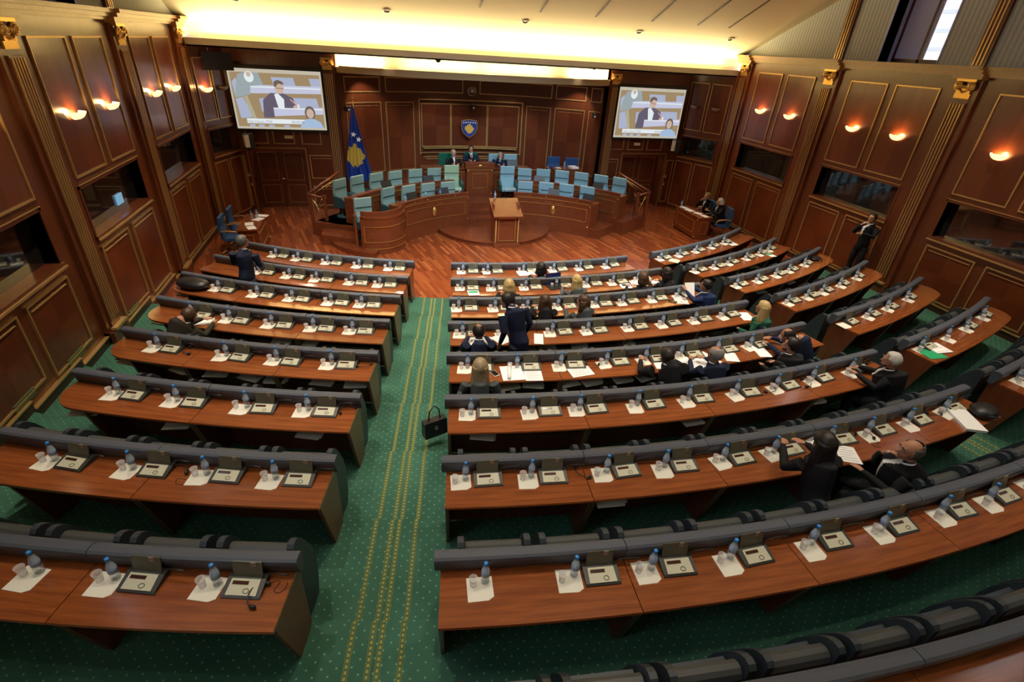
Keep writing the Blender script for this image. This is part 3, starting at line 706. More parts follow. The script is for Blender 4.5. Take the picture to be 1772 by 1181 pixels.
for k, (key, a, dr) in enumerate(HS):
    row = int(key[1]); n_ = sum(1 for s in SEATS[key] if (s >= a - 1 if key[0] == 'L' else s <= a)); n_ = max(1, n_)
    P['headset'].put(polar(R0(row) + dr + .03, a, ZT(row) + DZ), rad(a) + k * .7, 'black headset with curled cable beside the %s console from the aisle, %s, %s' % (ords[n_ - 1], ROWN[row], BL[key[0]]), 'headset', 'headsets')

# ------- fixed armchairs, backs against the next row's desk
def armchair():
    r = empty('fixed_armchair')
    MB().extr([(.14, .40), (.24, .42), (.26, .60), (.20, .80), (.13, .80)], -.25, .25).build('seat', 'armchair_leather', r)
    b = MB(); b.extr([(.03, .44), (.13, .42), (.115, .78), (.135, .83), (.135, .88), (.115, .925), (.08, .95), (.04, .95), (.01, .93), (-.01, .89), (-.01, .83)], -.25, .25); b.build('backrest', 'armchair_grey', r)
    prof = [(.0, .03), (.26, .03), (.31, .2), (.34, .38), (.335, .52), (.29, .68), (.21, .84), (.15, .95), (.10, 1.01), (.055, 1.04), (.01, 1.04), (-.02, 1.01)]
    for s in (-1, 1):
        x0, x1 = (-.318, -.262) if s < 0 else (.262, .318)
        MB().extr(prof, x0, x1).build('side_panel', 'armchair_leather', r)
    return r
pc = Proto(armchair)
for key, (A0, A1) in EXT.items():
    row = int(key[1])
    if row == 9 or key == 'L8': continue
    R = R0(row + 1) - .13; w_ = (rad(A1 - A0) * R)
    if key[0] == 'L': w_ = rad(A1 - max(A0, SEATS[key][0] - 2.2)) * R
    if key[0] == 'R': w_ = rad(SEATS[key][-1] + 1.6 - A0) * R
    n = int((w_ - .08) / .718); d = 180 / pi / R
    for k in range(n):
        a = (A0 + (.45 + .718 * k) * d) if key[0] == 'C' else (A0 + (.27 + .718 * k) * d) if key[0] == 'R' else (A1 - (.33 + .718 * k) * d)
        pc.put(polar(R, a, ZT(row)), rad(a), 'dark leather armchair, %s from the aisle behind the %s desks, %s' % ((ords + ['eleventh', 'twelfth', 'thirteenth'])[k], ROWN[row], BL[key[0]]), 'armchair', 'fixed armchairs')
# seats continuing the seventh row's line toward the window-side block

# ------------------------------------------------------------------ stage platforms
SC = (3.83, 13.0)
def ring(mb, r0_, r1_, a0, a1, z0, z1, mi=0, n=None, c=SC):
    n = n or max(2, int(abs(a1 - a0) / 4)); v = []; f = []
    for j in range(n + 1):
        a = rad(a0 + (a1 - a0) * j / n)
        for r_, z in ((r0_, z0), (r1_, z0), (r1_, z1), (r0_, z1)): v.append((c[0] + r_ * sin(a), c[1] + r_ * cos(a), z))
    for j in range(n):
        for q in range(4): f.append((j * 4 + q, j * 4 + (q + 1) % 4, (j + 1) * 4 + (q + 1) % 4, (j + 1) * 4 + q))
    f += [(3, 2, 1, 0), tuple(n * 4 + q for q in range(4))]; return mb.add(v, f, mi)
b = MB(); ring(b, 4.30, 5.5, -52, 52, 0, .30); ring(b, 5.45, 6.95, -56, 56, 0, .45)
ring(b, 4.30, 5.52, -10.5, 9.8, 0, .301)
b.box(2.35, 5.35, 17.75, 18.3, .0, .45); b.box(2.36, 5.12, 18.2, 19.4, 0, .60); b.box(-.2, 8.3, 19.36, 21.6, 0, .75)
ring(b, 1.2, 2.2, 200, 262, 0, .15, c=(.55, 16.6)); 
b.prism([(-1.75, 15.9), (-.5, 15.3), (-.3, 17.2), (-1.8, 17.4)], 0, .30); b.prism([(-2.0, 16.7), (-.6, 16.2), (-.5, 18), (-2.1, 18.2)], 0, .45)
tag(b.build('floor_stage', 'stage_floor_wood'), 'stepped wooden stage platform', kind='structure')
b = MB(); b.lathe([(1.97, 0), (1.97, .11), (2.0, .115), (2.0, .15), (.001, .15)], 48, T=Matrix.Translation((3.85, 17.15, 0)), smooth=False)
tag(b.build('podium_platform', 'stage_floor_wood'), 'low round wooden platform under the lectern', 'platform')

def stage_desk(name, Rf, a0, a1, z0, zf, zt, label, emblem=False, knobs=4, text=False):
    r = empty(name, (0, 0, 0), 0, label, 'stage desk', 'curved ministers desks')
    w = MB(); ring(w, Rf, Rf + .05, a0, a1, z0, zt - .02); ring(w, Rf - .02, Rf + .10, a0, a1, zt - .02, zt)
    w.build('front_panel', 'stage_wood', r)
    w = MB(); ring(w, Rf + .05, Rf + .58, a0, a1, zt - .16, zt - .13); w.build('desktop', 'desk_wood', r)
    dA = 180 / pi / Rf
    for a, b_ in ((a0, a0 + .05 * dA), (a1 - .05 * dA, a1)):
        w = MB(); ring(w, Rf + .05, Rf + .56, a, b_, z0, zt - .16, n=2); w.build('end_panel', 'stage_wood', r)
    g = MB(); e = .14 * dA; h = zt - zf
    ring(g, Rf - .022, Rf, a0 + e * .6, a1 - e * .6, zt - .155, zt - .13)
    za, zb = zf + .22 * h, zf + .66 * h
    ring(g, Rf - .02, Rf, a0 + e, a1 - e, za, za + .022); ring(g, Rf - .02, Rf, a0 + e, a1 - e, zb, zb + .022)
    ring(g, Rf - .02, Rf, a0 + e, a0 + e + .022 * dA, za, zb, n=2); ring(g, Rf - .02, Rf, a1 - e - .022 * dA, a1 - e, za, zb, n=2)
    g.build('gilt_moulding', 'gold', r)
    k_ = MB()
    for i in range(knobs):
        a = rad(a0 + (a1 - a0) * (i + 1) / (knobs + 1)); k_.ell((SC[0] + (Rf - .02) * sin(a), SC[1] + (Rf - .02) * cos(a), zt - .07), (.025, .025, .025), 8, 6)
    for a in (a0 + .06 * dA, a1 - .06 * dA):
        for z in (zt - .2, zf + .06): k_.ell((SC[0] + (Rf - .015) * sin(rad(a)), SC[1] + (Rf - .015) * cos(rad(a)), z), (.028, .028, .028), 8, 6)
    k_.build('brass_knobs', 'brass', r)
    if emblem:
        a = rad((a0 + a1) / 2); T = Matrix.Translation((SC[0] + (Rf - .03) * sin(a), SC[1] + (Rf - .03) * cos(a), (za + zb) / 2 + .03)) @ Matrix.Rotation(-a, 4, 'Z')
        o = MB(); o.ell((0, 0, 0), (.085, .035, .16), 14, 8, 0, T); o.ell((0, -.02, .02), (.05, .03, .09), 8, 6, 0, T); o.build('oval_emblem', 'gold', r)
        t = MB()
        for q in range(9):
            if q != 4: t.box(-.30 + q * .072, -.25 + q * .072, -.005, .0, .25, .27, 0, T)
        t.build('inscription', 'gold', r)
    return r
stage_desk('minister_desk', 4.22, -47.5, -11.2, 0, .30, 1.25, 'front curved desk with oval emblem on the flag side of the lectern', True, 4)
stage_desk('minister_desk', 4.22, 10.5, 47.8, 0, .30, 1.25, 'front curved desk with oval emblem on the window side of the lectern', True, 4)
stage_desk('minister_desk', 5.48, -53.5, -12.2, .30, .45, 1.38, 'rear curved desk behind the flag-side emblem desk', False, 3)
stage_desk('minister_desk', 5.48, 12.2, 52.5, .0, .45, 1.38, 'rear curved desk behind the window-side emblem desk', False, 3)
# rounded pod desk
r = empty('rounded_desk', (0, 0, 0), 0, 'round-fronted wooden desk with gilt bands at the flag-side end of the stage', 'stage desk')
pcx = (-.12, 15.72)
def pring(mb, r0_, r1_, z0, z1, a0=-150, a1=-268): return ring(mb, r0_, r1_, a0, a1, z0, z1, c=pcx, n=22)
w = MB(); pring(w, .82, .87, 0, 1.10); pring(w, .70, .90, 1.10, 1.13); pring(w, .78, .83, 1.13, 1.27); w.box(-.72, -.66, 15.1, 16.6, 0, 1.12); w.build('curved_front', 'stage_wood', r)
w = MB(); pring(w, .35, .80, 1.06, 1.09); w.build('desktop', 'desk_wood', r)
g = MB()
for z in (1.075, .82, .36, .16): pring(g, .87, .885, z, z + .022, -156, -262)
ring(g, .87, .885, -156, -158, .38, .84, c=pcx, n=1)
g.build('gilt_moulding', 'gold', r)
# speaker bench
r = empty('speaker_bench', (0, 0, 0), 0, 'raised wooden bench of the speaker with gilt panels, centre of the stage', 'stage desk')
w = MB(); w.box(1.65, 5.7, 19.35, 19.42, .45, 1.56); w.box(1.6, 5.75, 19.3, 19.85, 1.54, 1.59); w.box(1.65, 1.72, 19.4, 19.82, .6, 1.54); w.box(5.63, 5.7, 19.4, 19.82, .6, 1.54); w.build('bench_front', 'stage_wood', r)
w = MB(); w.box(3.25, 4.25, 19.14, 19.4, .6, 1.62); w.box(3.2, 4.3, 19.10, 19.5, 1.62, 1.80); w.build('centre_box', 'stage_wood', r)
g = MB(); T = frameT((0, 19.14, 0), (1, 0, 0), (0, -1, 0))
def fr(mb, x0, x1, z0, z1, T, w_=.02, d=.02): mb.box(x0, x1, 0, d, z1, z1 + w_, 0, T); mb.box(x0, x1, 0, d, z0, z0 + w_, 0, T); mb.box(x0, x0 + w_, 0, d, z0, z1, 0, T); mb.box(x1 - w_, x1, 0, d, z0, z1, 0, T)
fr(g, 3.45, 4.05, .90, 1.42, T); g.box(3.25, 4.25, 0, .02, 1.57, 1.60, 0, T)
T2 = frameT((0, 19.35, 0), (1, 0, 0), (0, -1, 0))
for a, c_ in ((1.8, 3.1), (4.4, 5.55)): fr(g, a, c_, .85, 1.34, T2); g.box(a - .1, c_ + .1, 0, .02, 1.44, 1.465, 0, T2)
for x in (3.3, 4.2):
    for z in (.70, 1.54): g.ell((x, 19.13, z), (.03, .03, .03), 8, 6)
T3 = frameT((0, 19.10, 0), (1, 0, 0), (0, -1, 0))
for k in range(9): g.box(3.5 + k * .055, 3.54 + k * .055, 0, .012, 1.69 + .01 * (k % 2), 1.72, 0, T3)
g.ell((3.75, 19.09, 1.72), (.07, .02, .05), 10, 6); g.build('gilt_moulding', 'gold', r)
# lectern
r = empty('lectern', (3.88, 15.42, 0), 0, 'wooden lectern with slanted top and twisted gilt corner columns', 'lectern')
w = MB(); w.box(-.36, .36, -.24, .30, .12, 1.0); w.box(-.42, .42, -.34, .36, 0, .12); w.box(-.40, -.33, -.26, .3, .12, 1.0); w.box(.33, .40, -.26, .3, .12, 1.0); w.build('lectern_body', 'stage_wood', r)
MB().extr([(-.40, 1.0), (.42, 1.36), (.42, 1.40), (-.40, 1.04)], -.46, .46).build('reading_top', 'stage_wood', r)
MB().box(-.43, -.38, -.1, .4, .9, 1.33).box(.38, .43, -.1, .4, .9, 1.33).build('side_cheek', 'stage_wood', r)
g = MB()
for s in (-1, 1):
    for k in range(22): g.ell((s * .36, -.27, .17 + k * .037), (.026, .026, .02), 8, 5)
T = frameT((0, -.245, 0), (1, 0, 0), (0, -1, 0)); fr(g, -.28, .28, .2, .93, T); g.build('gilt_column', 'gold', r)
g = MB(); g.tube([(.08, .38, 1.38), (.05, .38, 1.55), (-.02, .30, 1.72)], .007, 6); g.build('gooseneck_microphone', 'black_plastic', r)
# balustrade with brass rods at each stage end
def balustrade():
    r = empty('balustrade')
    w = MB()
    for p in ((-.38, -.05), (.05, -.10), (.45, .75)): w.box(p[0] - .05, p[0] + .05, p[1] - .05, p[1] + .05, 0, 1.25)
    w.build('newel_post', 'stage_wood', r)
    w = MB(); w.tube([(-.45, -.08, 1.27), (.5, .85, 1.75)], .045, 8); w.tube([(-.45, -.08, 1.27), (.12, -.12, 1.15)], .04, 8); w.build('handrail', 'stage_wood', r)
    g = MB()
    for a, c_ in (((-.3, 0, 1.24), (.36, .5, 1.6)), ((.0, .2, 1.3), (.36, .5, 1.6)), ((-.3, -.06, 1.1), (-.2, 0, .75)), ((-.25, -.05, .75), (.1, -.1, 1.08)), ((-.28, -.05, 1.1), (.1, -.12, .08)), ((-.2, .2, .8), (0, .3, 1.15))): g.tube([a, c_], .012, 6)
    g.build('brass_rod', 'brass', r); return r
pb = Proto(balustrade)
pb.put((-1.68, 16.95, 0), 0, 'wooden stair rail crossed by slanted brass rods on the flag side', 'stair rail', 'stage stair rails')
o = pb.put((9.25, 17.05, 0), 0, 'wooden stair rail with slanted brass rods on the window side', 'stair rail', 'stage stair rails'); o.scale = (-1, 1, 1)
o = MB().box(-.03, .03, -.03, .03, 0, .42).box(-.05, .05, -.05, .05, .42, .46).build('barrier_post', 'chrome', loc=(9.0, 16.78, 0)); tag(o, 'short steel post on the floor beside the window-side stair rail', 'post')

# ------- stage chairs
def exec_chair(leather, arm='dark_teal'):
    def fn():
        r = empty('executive_chair')
        MB().extr([(.0, .46), (.09, .44), (.13, .8), (.09, 1.16), (.05, 1.20), (.01, 1.18), (.04, .8)], -.26, .26).build('backrest', leather, r)
        MB().extr([(.015, .92), (-.004, .925), (.0, .94), (.02, .935)], -.255, .255).build('back_seam', arm, r)
        MB().extr([(-.45, .40), (.05, .38), (.05, .48), (-.42, .50), (-.46, .46)], -.26, .26).build('seat', leather, r)
        for s in (-1, 1): MB().extr([(.06, .38), (-.38, .40), (-.42, .62), (-.3, .70), (.04, .72)], s * .31 - .04, s * .31 + .04).build('armrest', arm, r)
        MB().lathe([(.24, .0), (.24, .03), (.05, .07), (.035, .38)], 12).build('pedestal', arm, r)
        return r
    return fn
pe = {k: Proto(exec_chair(k)) for k in ('teal_leather', 'sky_leather', 'mint_leather')}
UP = [(-1.07, 17.24), (-.55, 17.73), (.06, 18.13), (.69, 18.44), (1.39, 18.74), (2.07, 18.95), (2.66, 18.72), (4.68, 18.62), (5.44, 19.0), (6.13, 18.88), (6.8, 18.67), (7.46, 18.36), (8.07, 17.95), (8.63, 17.53)]
FR = [(-.44, 15.57), (.36, 16.82), (1.02, 17.1), (1.67, 17.39), (2.36, 17.57), (5.1, 17.63), (5.83, 17.49), (6.5, 17.23), (7.15, 16.89)]
for i, (x, y) in enumerate(UP):
    side = 'flag-side' if i < 7 else 'window-side'; k = 'mint_leather' if i == 6 else ('teal_leather' if i < 7 else 'sky_leather')
    n_ = 7 - i if i < 7 else i - 6
    a = math.atan2(x - SC[0], y - SC[1])
    d_ = Vector((sin(a), cos(a), 0)) * .06
    zf = .60 if i in (6, 7) else .45
    pe[k].put((x + d_.x, y + d_.y, zf), -a * (1 if i not in (6, 7) else .3), '%s executive chair, %s from the centre in the upper ministers row, %s' % ('mint' if i == 6 else ('teal' if i < 7 else 'blue'), ords[n_ - 1], side), 'chair', 'ministers chairs')
for i, (x, y) in enumerate(FR):
    side = 'flag-side' if i < 5 else 'window-side'; k = 'teal_leather' if i < 5 else 'sky_leather'; n_ = 5 - i if i < 5 else i - 4
    a = math.atan2(x - SC[0], y - SC[1])
    if i == 0: a = -.35
    pe[k].put((x, y, .30), -a, '%s executive chair, %s from the centre behind the front emblem desks, %s' % ('teal' if i < 5 else 'blue', ords[n_ - 1], side), 'chair', 'ministers chairs')
pe['sky_leather'].put((4.55, 20.2, .75), .1, 'blue executive chair behind the grey-haired man on the speaker bench', 'chair', 'ministers chairs')
pe['sky_leather'].put((5.15, 20.15, .75), 0, 'empty blue executive chair at the end of the speaker bench', 'chair', 'ministers chairs')
pg = Proto(exec_chair('deep_green_leather')); pg.put((2.62, 20.25, .75), .1, 'dark green leather chair behind the bald man on the speaker bench', 'chair', 'ministers chairs')
pg.put((3.62, 20.45, .75), .0, 'dark green leather chair behind the man at the centre of the bench', 'chair', 'ministers chairs')
def monitor():
    r = empty('desk_monitor'); T = Matrix.Rotation(rad(-25), 4, 'X')
    MB().box(-.2, .2, -.012, .015, .02, .27, 0, T).build('monitor_housing', 'black_plastic', r); MB().box(-.18, .18, .015, .018, .04, .25, 0, T).build('display', 'navy_screen', r)
    MB().box(-.08, .08, -.03, .1, 0, .02).build('monitor_stand', 'black_plastic', r); return r
pm = Proto(monitor)
for Rm, am, zm, w_ in ((4.55, -37, 1.12, 'front flag-side desk near the round desk'), (4.55, -21.5, 1.12, 'front flag-side desk near the lectern'), (4.55, 28, 1.12, 'front window-side desk near the lectern'), (4.55, 43.5, 1.12, 'front window-side desk near its outer end'),
        (5.8, -37, 1.25, 'rear flag-side desk near its outer end'), (5.8, -20.5, 1.25, 'rear flag-side desk near the centre'), (5.8, 20.5, 1.25, 'rear window-side desk near the centre'), (5.8, 42, 1.25, 'rear window-side desk near its outer end')):
    a = rad(am); pm.put((SC[0] + Rm * sin(a), SC[1] + Rm * cos(a), zm), -a, 'dark tilted monitor on the ' + w_, 'monitor', 'stage monitors')
pm.put((5.1, 19.6, 1.59), 0, 'dark tilted monitor at the window-side end of the speaker bench', 'monitor', 'stage monitors')
for Rm, am, zm, w_ in ((4.6, -40.5, 1.12, 'nearest the round desk, front flag-side desk'), (4.6, -30, 1.12, 'second from the round desk, front flag-side desk'), (4.6, -23, 1.12, 'third from the round desk, front flag-side desk'), (4.6, -14, 1.12, 'nearest the lectern, front flag-side desk'),
        (5.75, -13.5, 1.25, 'rear flag-side desk, inner end'), (5.75, -24, 1.25, 'rear flag-side desk, middle'), (4.6, 22, 1.12, 'front window-side desk, inner half'), (4.6, 36, 1.12, 'front window-side desk, outer half'), (5.75, 27, 1.25, 'rear window-side desk, inner half'), (5.75, 46, 1.25, 'rear window-side desk, outer end')):
    a = rad(am); P['bottle'].put((SC[0] + Rm * sin(a), SC[1] + Rm * cos(a), zm), 0, 'small water bottle on the stage, ' + w_, 'bottle', 'water bottles')
P['bottle'].put((3.62, 15.75, 1.395 - .12), 0, 'water bottle standing at the top of the lectern', 'bottle', 'water bottles').location = (3.60, 15.80, 1.39)

# ------- side tables with office chairs
def side_table(loc, rot, label):
    r = empty('side_table', loc, rot, label, 'table'); w = MB()
    w.box(-.78, .78, -.28, .28, .77, .80); w.build('table_top', 'desk_wood', r)
    w = MB(); w.box(-.74, .74, -.26, -.23, .06, .77); w.box(-.74, -.70, -.23, .24, .0, .77); w.box(.70, .74, -.23, .24, 0, .77); w.build('table_panel', 'stage_wood', r)
    g = MB(); T = frameT((0, -.26, 0), (1, 0, 0), (0, -1, 0)); fr(g, -.58, .58, .22, .62, T)
    for s in (-1, 1):
        T = frameT((s * .74, 0, 0), (0, s, 0), (s, 0, 0)); fr(g, -.12, .14, .2, .62, T)
        for z in (.1, .72): g.ell((s * .72, -.27, z), (.022, .022, .022), 8, 6)
    g.build('gilt_moulding', 'gold', r); return r
side_table((-3.58, 15.72, 0), pi / 2, 'wooden table with papers by the flag-side wall')
side_table((11.06, 16.06, 0), -pi / 2, 'wooden table where two women sit by the window-side wall')
side_table((7.35, 19.75, .75), 0, 'wooden table with papers on the raised stage beside the speaker bench').scale = (.78, 1, 1)
def office_chair():
    r = empty('office_chair')
    MB().extr([(.0, .46), (.07, .44), (.13, .8), (.08, 1.08), (.02, 1.06), (.05, .8)], -.26, .26).build('backrest', 'blue_fabric', r)
    MB().extr([(-.45, .42), (.03, .40), (.03, .47), (-.45, .49)], -.26, .26).build('seat', 'blue_fabric', r)
    for s in (-1, 1): MB().tube([(s * .31, .05, .70), (s * .33, -.15, .72), (s * .33, -.38, .69), (s * .32, -.46, .60), (s * .31, -.40, .46)], (.022), 8).build('armrest', 'chair_arm_wood', r)
    w = MB(); w.lathe([(.03, .08), (.03, .42)], 8)
    for k in range(5): a = 2 * pi * k / 5; w.tube([(0, 0, .10), (.28 * cos(a), .28 * sin(a), .04)], .022, 6)
    w.build('star_base', 'chair_arm_wood', r); return r
po = Proto(office_chair)
po.put((-4.25, 15.45, 0), pi / 2, 'blue office chair with wooden arms at the flag-side table, nearest the desks', 'chair', 'office chairs')
po.put((-4.2, 16.25, 0), pi / 2, 'blue office chair with wooden arms at the flag-side table, nearest the door', 'chair', 'office chairs')
po.put((12.1, 15.55, 0), -pi / 2 - .25, 'blue office chair with wooden arms behind the blond woman in black', 'chair', 'office chairs')
po.put((12.0, 16.45, 0), -pi / 2, 'blue office chair of the woman leaning on her hand', 'chair', 'office chairs')
po.put((7.05, 20.42, .75), 0, 'blue chair behind the raised side table, nearest the bench', 'chair', 'office chairs')
po.put((7.75, 20.22, .75), -.2, 'dark blue chair behind the raised side table, away from the bench', 'chair', 'office chairs')

def sheet(name, loc, rot, w, l, label, m_='paper_white', th=.004, cat='paper', group=None, lines=0):
    o = MB().box(-w / 2, w / 2, -l / 2, l / 2, 0, th).build(name, m_, loc=loc, rot=rot); tag(o, label, cat, group)
    if lines:
        q = MB()
        for k in range(lines): y = l * (.36 - .72 * k / max(1, lines - 1)); q.box(-w * .38, w * (.36 if k % 3 else .15), y - .004, y + .004, th, th + .0008)
        q.build('printed_lines', 'ink_grey', o)
    return o
for k, (x, y, z, w_, l, rt, lb) in enumerate(((-3.5, 15.15, .8, .22, .3, .4, 'white sheet nearest the desks on the flag-side table'), (-3.62, 15.5, .8, .22, .3, .2, 'white sheet in the middle of the flag-side table'), (-3.45, 15.95, .8, .24, .3, -.5, 'white sheet beside the bottles on the flag-side table'), (-3.4, 16.3, .8, .2, .35, 1.3, 'white folder at the door end of the flag-side table'),
        (10.98, 16.6, .8, .2, .3, .3, 'white sheets by the bottle on the two women table'), (11.0, 16.25, .8, .25, .33, .2, 'white papers in the middle of the two women table'), (11.1, 15.85, .8, .22, .3, .5, 'open white pages before the blond woman in black'), (11.15, 15.5, .8, .2, .26, .2, 'small white page at the near end of the two women table'),
        (7.0, 19.7, 1.55, .2, .25, .1, 'white page on the raised side table'), (7.65, 19.75, 1.55, .3, .36, .15, 'thick white paper stack on the raised side table'))):
    sheet('document', (x, y, z), rt, w_, l, lb, th=.004 if 'stack' not in lb else .05, group='papers on the side tables', cat='document')
P['bottle'].put((-3.62, 15.98, .805), 0, 'water bottle on the flag-side table, nearest the wall', 'bottle', 'water bottles'); P['bottle'].put((-3.5, 16.12, .805), 0, 'water bottle on the flag-side table, nearest the stage', 'bottle', 'water bottles')
P['bottle'].put((10.92, 16.72, .805), 0, 'water bottle on the two women table', 'bottle', 'water bottles'); P['bottle'].put((7.3, 19.85, 1.55), 0, 'water bottle on the raised side table', 'bottle', 'water bottles')

# ------------------------------------------------------------------ projection screens
for nm, c, e in (('scr_bg', (.42, .30, .16), .85), ('scr_frame', (.62, .56, .44), .9), ('scr_lav', (.42, .46, .62), 1), ('scr_lav2', (.56, .58, .74), 1), ('scr_grey', (.33, .40, .42), 1), ('scr_suit', (.13, .11, .16), 1), ('scr_skin', (.62, .45, .36), 1), ('scr_white', (.80, .86, .90), 1), ('scr_hair', (.16, .12, .09), 1), ('scr_ink', (.30, .34, .36), 1), ('scr_blue', (.38, .52, .72), 1), ('scr_olive', (.45, .42, .28), 1), ('scr_red', (.7, .35, .3), 1)):
    mat(nm, (.02, .02, .02), .6, emit=c, es=e * .85)
def text_mesh(txt, size, name):
    c = bpy.data.curves.new(name, 'FONT'); c.body = txt; c.size = size; o = bpy.data.objects.new(name, c); COL.objects.link(o)
    bpy.context.view_layer.update(); dg = bpy.context.evaluated_depsgraph_get(); me = bpy.data.meshes.new_from_object(o.evaluated_get(dg)); bpy.data.objects.remove(o); return me
def proj_screen(x0, label):
    Wd, Ht = 2.78, 1.77
    r = empty('projection_screen', (x0, 19.55, 2.76), 0, label, 'projection screen', 'projection screens')
    MB().box(-.06, Wd + .06, 0, .06, -.07, Ht + .10).build('black_border', 'black_plastic', r)
    MB().box(0, Wd, -.004, 0, 0, Ht).build('screen_surface', 'scr_frame', r)
    L_ = [0]
    def poly(pts, m_, name='picture_shape'):
        L_[0] += 1; y = -.004 - .0012 * L_[0]
        v = [(p[0] * Wd, y, (1 - p[1]) * Ht) for p in pts]; pic.append((v, m_))
    pic = []
    def rect(a, b_, c_, d_, m_): poly([(a, d_), (c_, d_), (c_, b_), (a, b_)], m_)
    def ellp(cx, cy, rx, ry, m_, n=16): poly([(cx + rx * cos(2 * pi * k / n), cy + ry * sin(2 * pi * k / n)) for k in range(n)][::-1], m_)
    rect(.02, .06, .98, .96, 'scr_bg')
    for x in (.45, .86): poly([(x + .02, .26), (x - .0, .12), (min(.98, x + .24), .12), (min(.98, x + .26), .26)], 'scr_lav')
    poly([(.16, .40), (.14, .26), (.98, .245), (.98, .37)], 'scr_lav2'); rect(.16, .28, .98, .30, 'scr_white')
    poly([(.03, .22), (.04, .45), (.10, .44), (.08, .15)], 'scr_lav'); poly([(.04, .45), (.10, .10), (.18, .06), (.32, .06), (.36, .25), (.22, .28), (.20, .42), (.04, .48)], 'scr_grey'); ellp(.22, .13, .05, .09, 'scr_white'); ellp(.22, .09, .025, .04, 'scr_skin')
    poly([(.04, .5), (.12, .46), (.20, .8), (.06, .82)], 'scr_lav'); poly([(.13, .45), (.17, .44), (.23, .82), (.19, .83)], 'scr_olive')
    poly([(.68, .62), (.66, .45), (.92, .45), (.94, .60)], 'scr_lav'); poly([(.30, .70), (.29, .48), (.35, .47), (.36, .7)], 'scr_lav')
    poly([(.31, .80), (.33, .50), (.42, .38), (.56, .38), (.66, .46), (.68, .58), (.60, .66), (.44, .74), (.42, .80)], 'scr_suit')
    poly([(.46, .40), (.50, .38), (.56, .48), (.55, .66), (.49, .67)], 'scr_white'); ellp(.525, .29, .05, .10, 'scr_skin'); poly([(.47, .27), (.475, .19), (.52, .16), (.57, .19), (.58, .24), (.52, .22), (.49, .28)], 'scr_hair'); poly([(.49, .29), (.57, .30), (.57, .31), (.49, .30)], 'scr_hair')
    poly([(.62, .48), (.63, .47), (.70, .57), (.69, .58)], 'scr_red'); ellp(.685, .60, .035, .025, 'scr_skin')
    poly([(.43, .77), (.43, .64), (.98, .60), (.98, .72)], 'scr_lav2'); rect(.43, .625, .98, .645, 'scr_white'); rect(.70, .555, .72, .62, 'scr_white')
    rect(.12, .82, .86, .90, 'scr_white')
    for x in (.14, .24, .35, .52): rect(x, .92, x + .06, .96, 'scr_lav')
    ellp(.83, .70, .06, .12, 'scr_hair'); ellp(.83, .71, .042, .085, 'scr_skin'); poly([(.70, .96), (.73, .85), (.80, .80), (.87, .80), (.94, .86), (.97, .96)], 'scr_blue')
    names = []; b = MB()
    for v, m_ in pic:
        if m_ not in names: names.append(m_)
        n = len(v); back = [(p[0], p[1] + .001, p[2]) for p in v]
        b.add(v, [tuple(range(n))], names.index(m_))
    b.build('projected_picture', names, r)
    for tx, px_, sz in (('Nait Hasani, PDK', .13, .105), ('00:09:06', .61, .115)):
        me = text_mesh(tx, sz, 'caption_text'); me.materials.append(M['scr_ink']); o = bpy.data.objects.new('caption_text', me); COL.objects.link(o); o.parent = r; o.location = (px_ * Wd, -.08, (1 - .885) * Ht); o.rotation_euler = (pi / 2, 0, 0)
        if tx.startswith('N'): o.scale = (1.0, 1, 1)
    return r
proj_screen(-4.30, 'bright projection screen on the flag-side wall, above the double door'); proj_screen(9.08, 'bright projection screen on the window-side wall, above the double door')

# ------------------------------------------------------------------ flag, coat of arms, clock, devices
MAP = [(.02, -.02), (.10, .20), (.22, .16), (.27, .34), (.40, .30), (.47, .46), (.60, .44), (.62, .30), (.78, .22), (.84, .06), (.98, -.02), (.93, -.20), (.80, -.26), (.84, -.40), (.66, -.44), (.55, -.60), (.47, -.48), (.36, -.58), (.26, -.36), (.12, -.28)]
def inpoly(x, y, P_):
    c = False; j = len(P_) - 1
    for i in range(len(P_)):
        if (P_[i][1] > y) != (P_[j][1] > y) and x < (P_[j][0] - P_[i][0]) * (y - P_[i][1]) / (P_[j][1] - P_[i][1]) + P_[i][0]: c = not c
        j = i
    return c
def star(mb, cx, cz, r_, T=None, mi=0, y=0, rot=0):
    v = [(cx + (r_ if k % 2 == 0 else r_ * .42) * sin(rot + pi * k / 5), y, cz + (r_ if k % 2 == 0 else r_ * .42) * cos(rot + pi * k / 5)) for k in range(10)]
    v += [(p[0], y + .004, p[2]) for p in v]
    mb.add(v, [tuple(range(9, -1, -1)), tuple(range(10, 20))] + [(k, (k + 1) % 10, 10 + (k + 1) % 10, 10 + k) for k in range(10)], mi, False, T)
r = empty('flag', (-.62, 19.45, 0), 0, 'dark blue flag with gold map and white stars draped on a pole', 'flag')
w = MB(); w.tube([(0.02, .12, .3), (0.02, .12, 3.72)], .018, 8); w.ell((.02, .12, 3.78), (.03, .03, .06), 8, 6); w.build('flag_pole', 'brass', r)
NU, NV = 60, 110; v = []; f = []; mi = []
def fpos(u, t):   # u across 0..1, t down 0..1
    z = 3.60 - 2.5 * t; wL = -.02 - .36 * min(1, t * 1.25); wR = .02 + .50 * t ** 1.05
    x = wL + (wR - wL) * u; y = -.02 + .07 * (t + .15) * sin(u * 17 + 1.5 * t) * min(1, t * 3) - .06 * t
    return (x, y, z)
for j in range(NV + 1):
    for i in range(NU + 1): v.append(fpos(i / NU, j / NV))
for j in range(NV):
    for i in range(NU):
        f.append((j * (NU + 1) + i, j * (NU + 1) + i + 1, (j + 1) * (NU + 1) + i + 1, (j + 1) * (NU + 1) + i))
b = MB(); b.v = v; b.f = f; b.sm = [True] * len(f); b.m = []
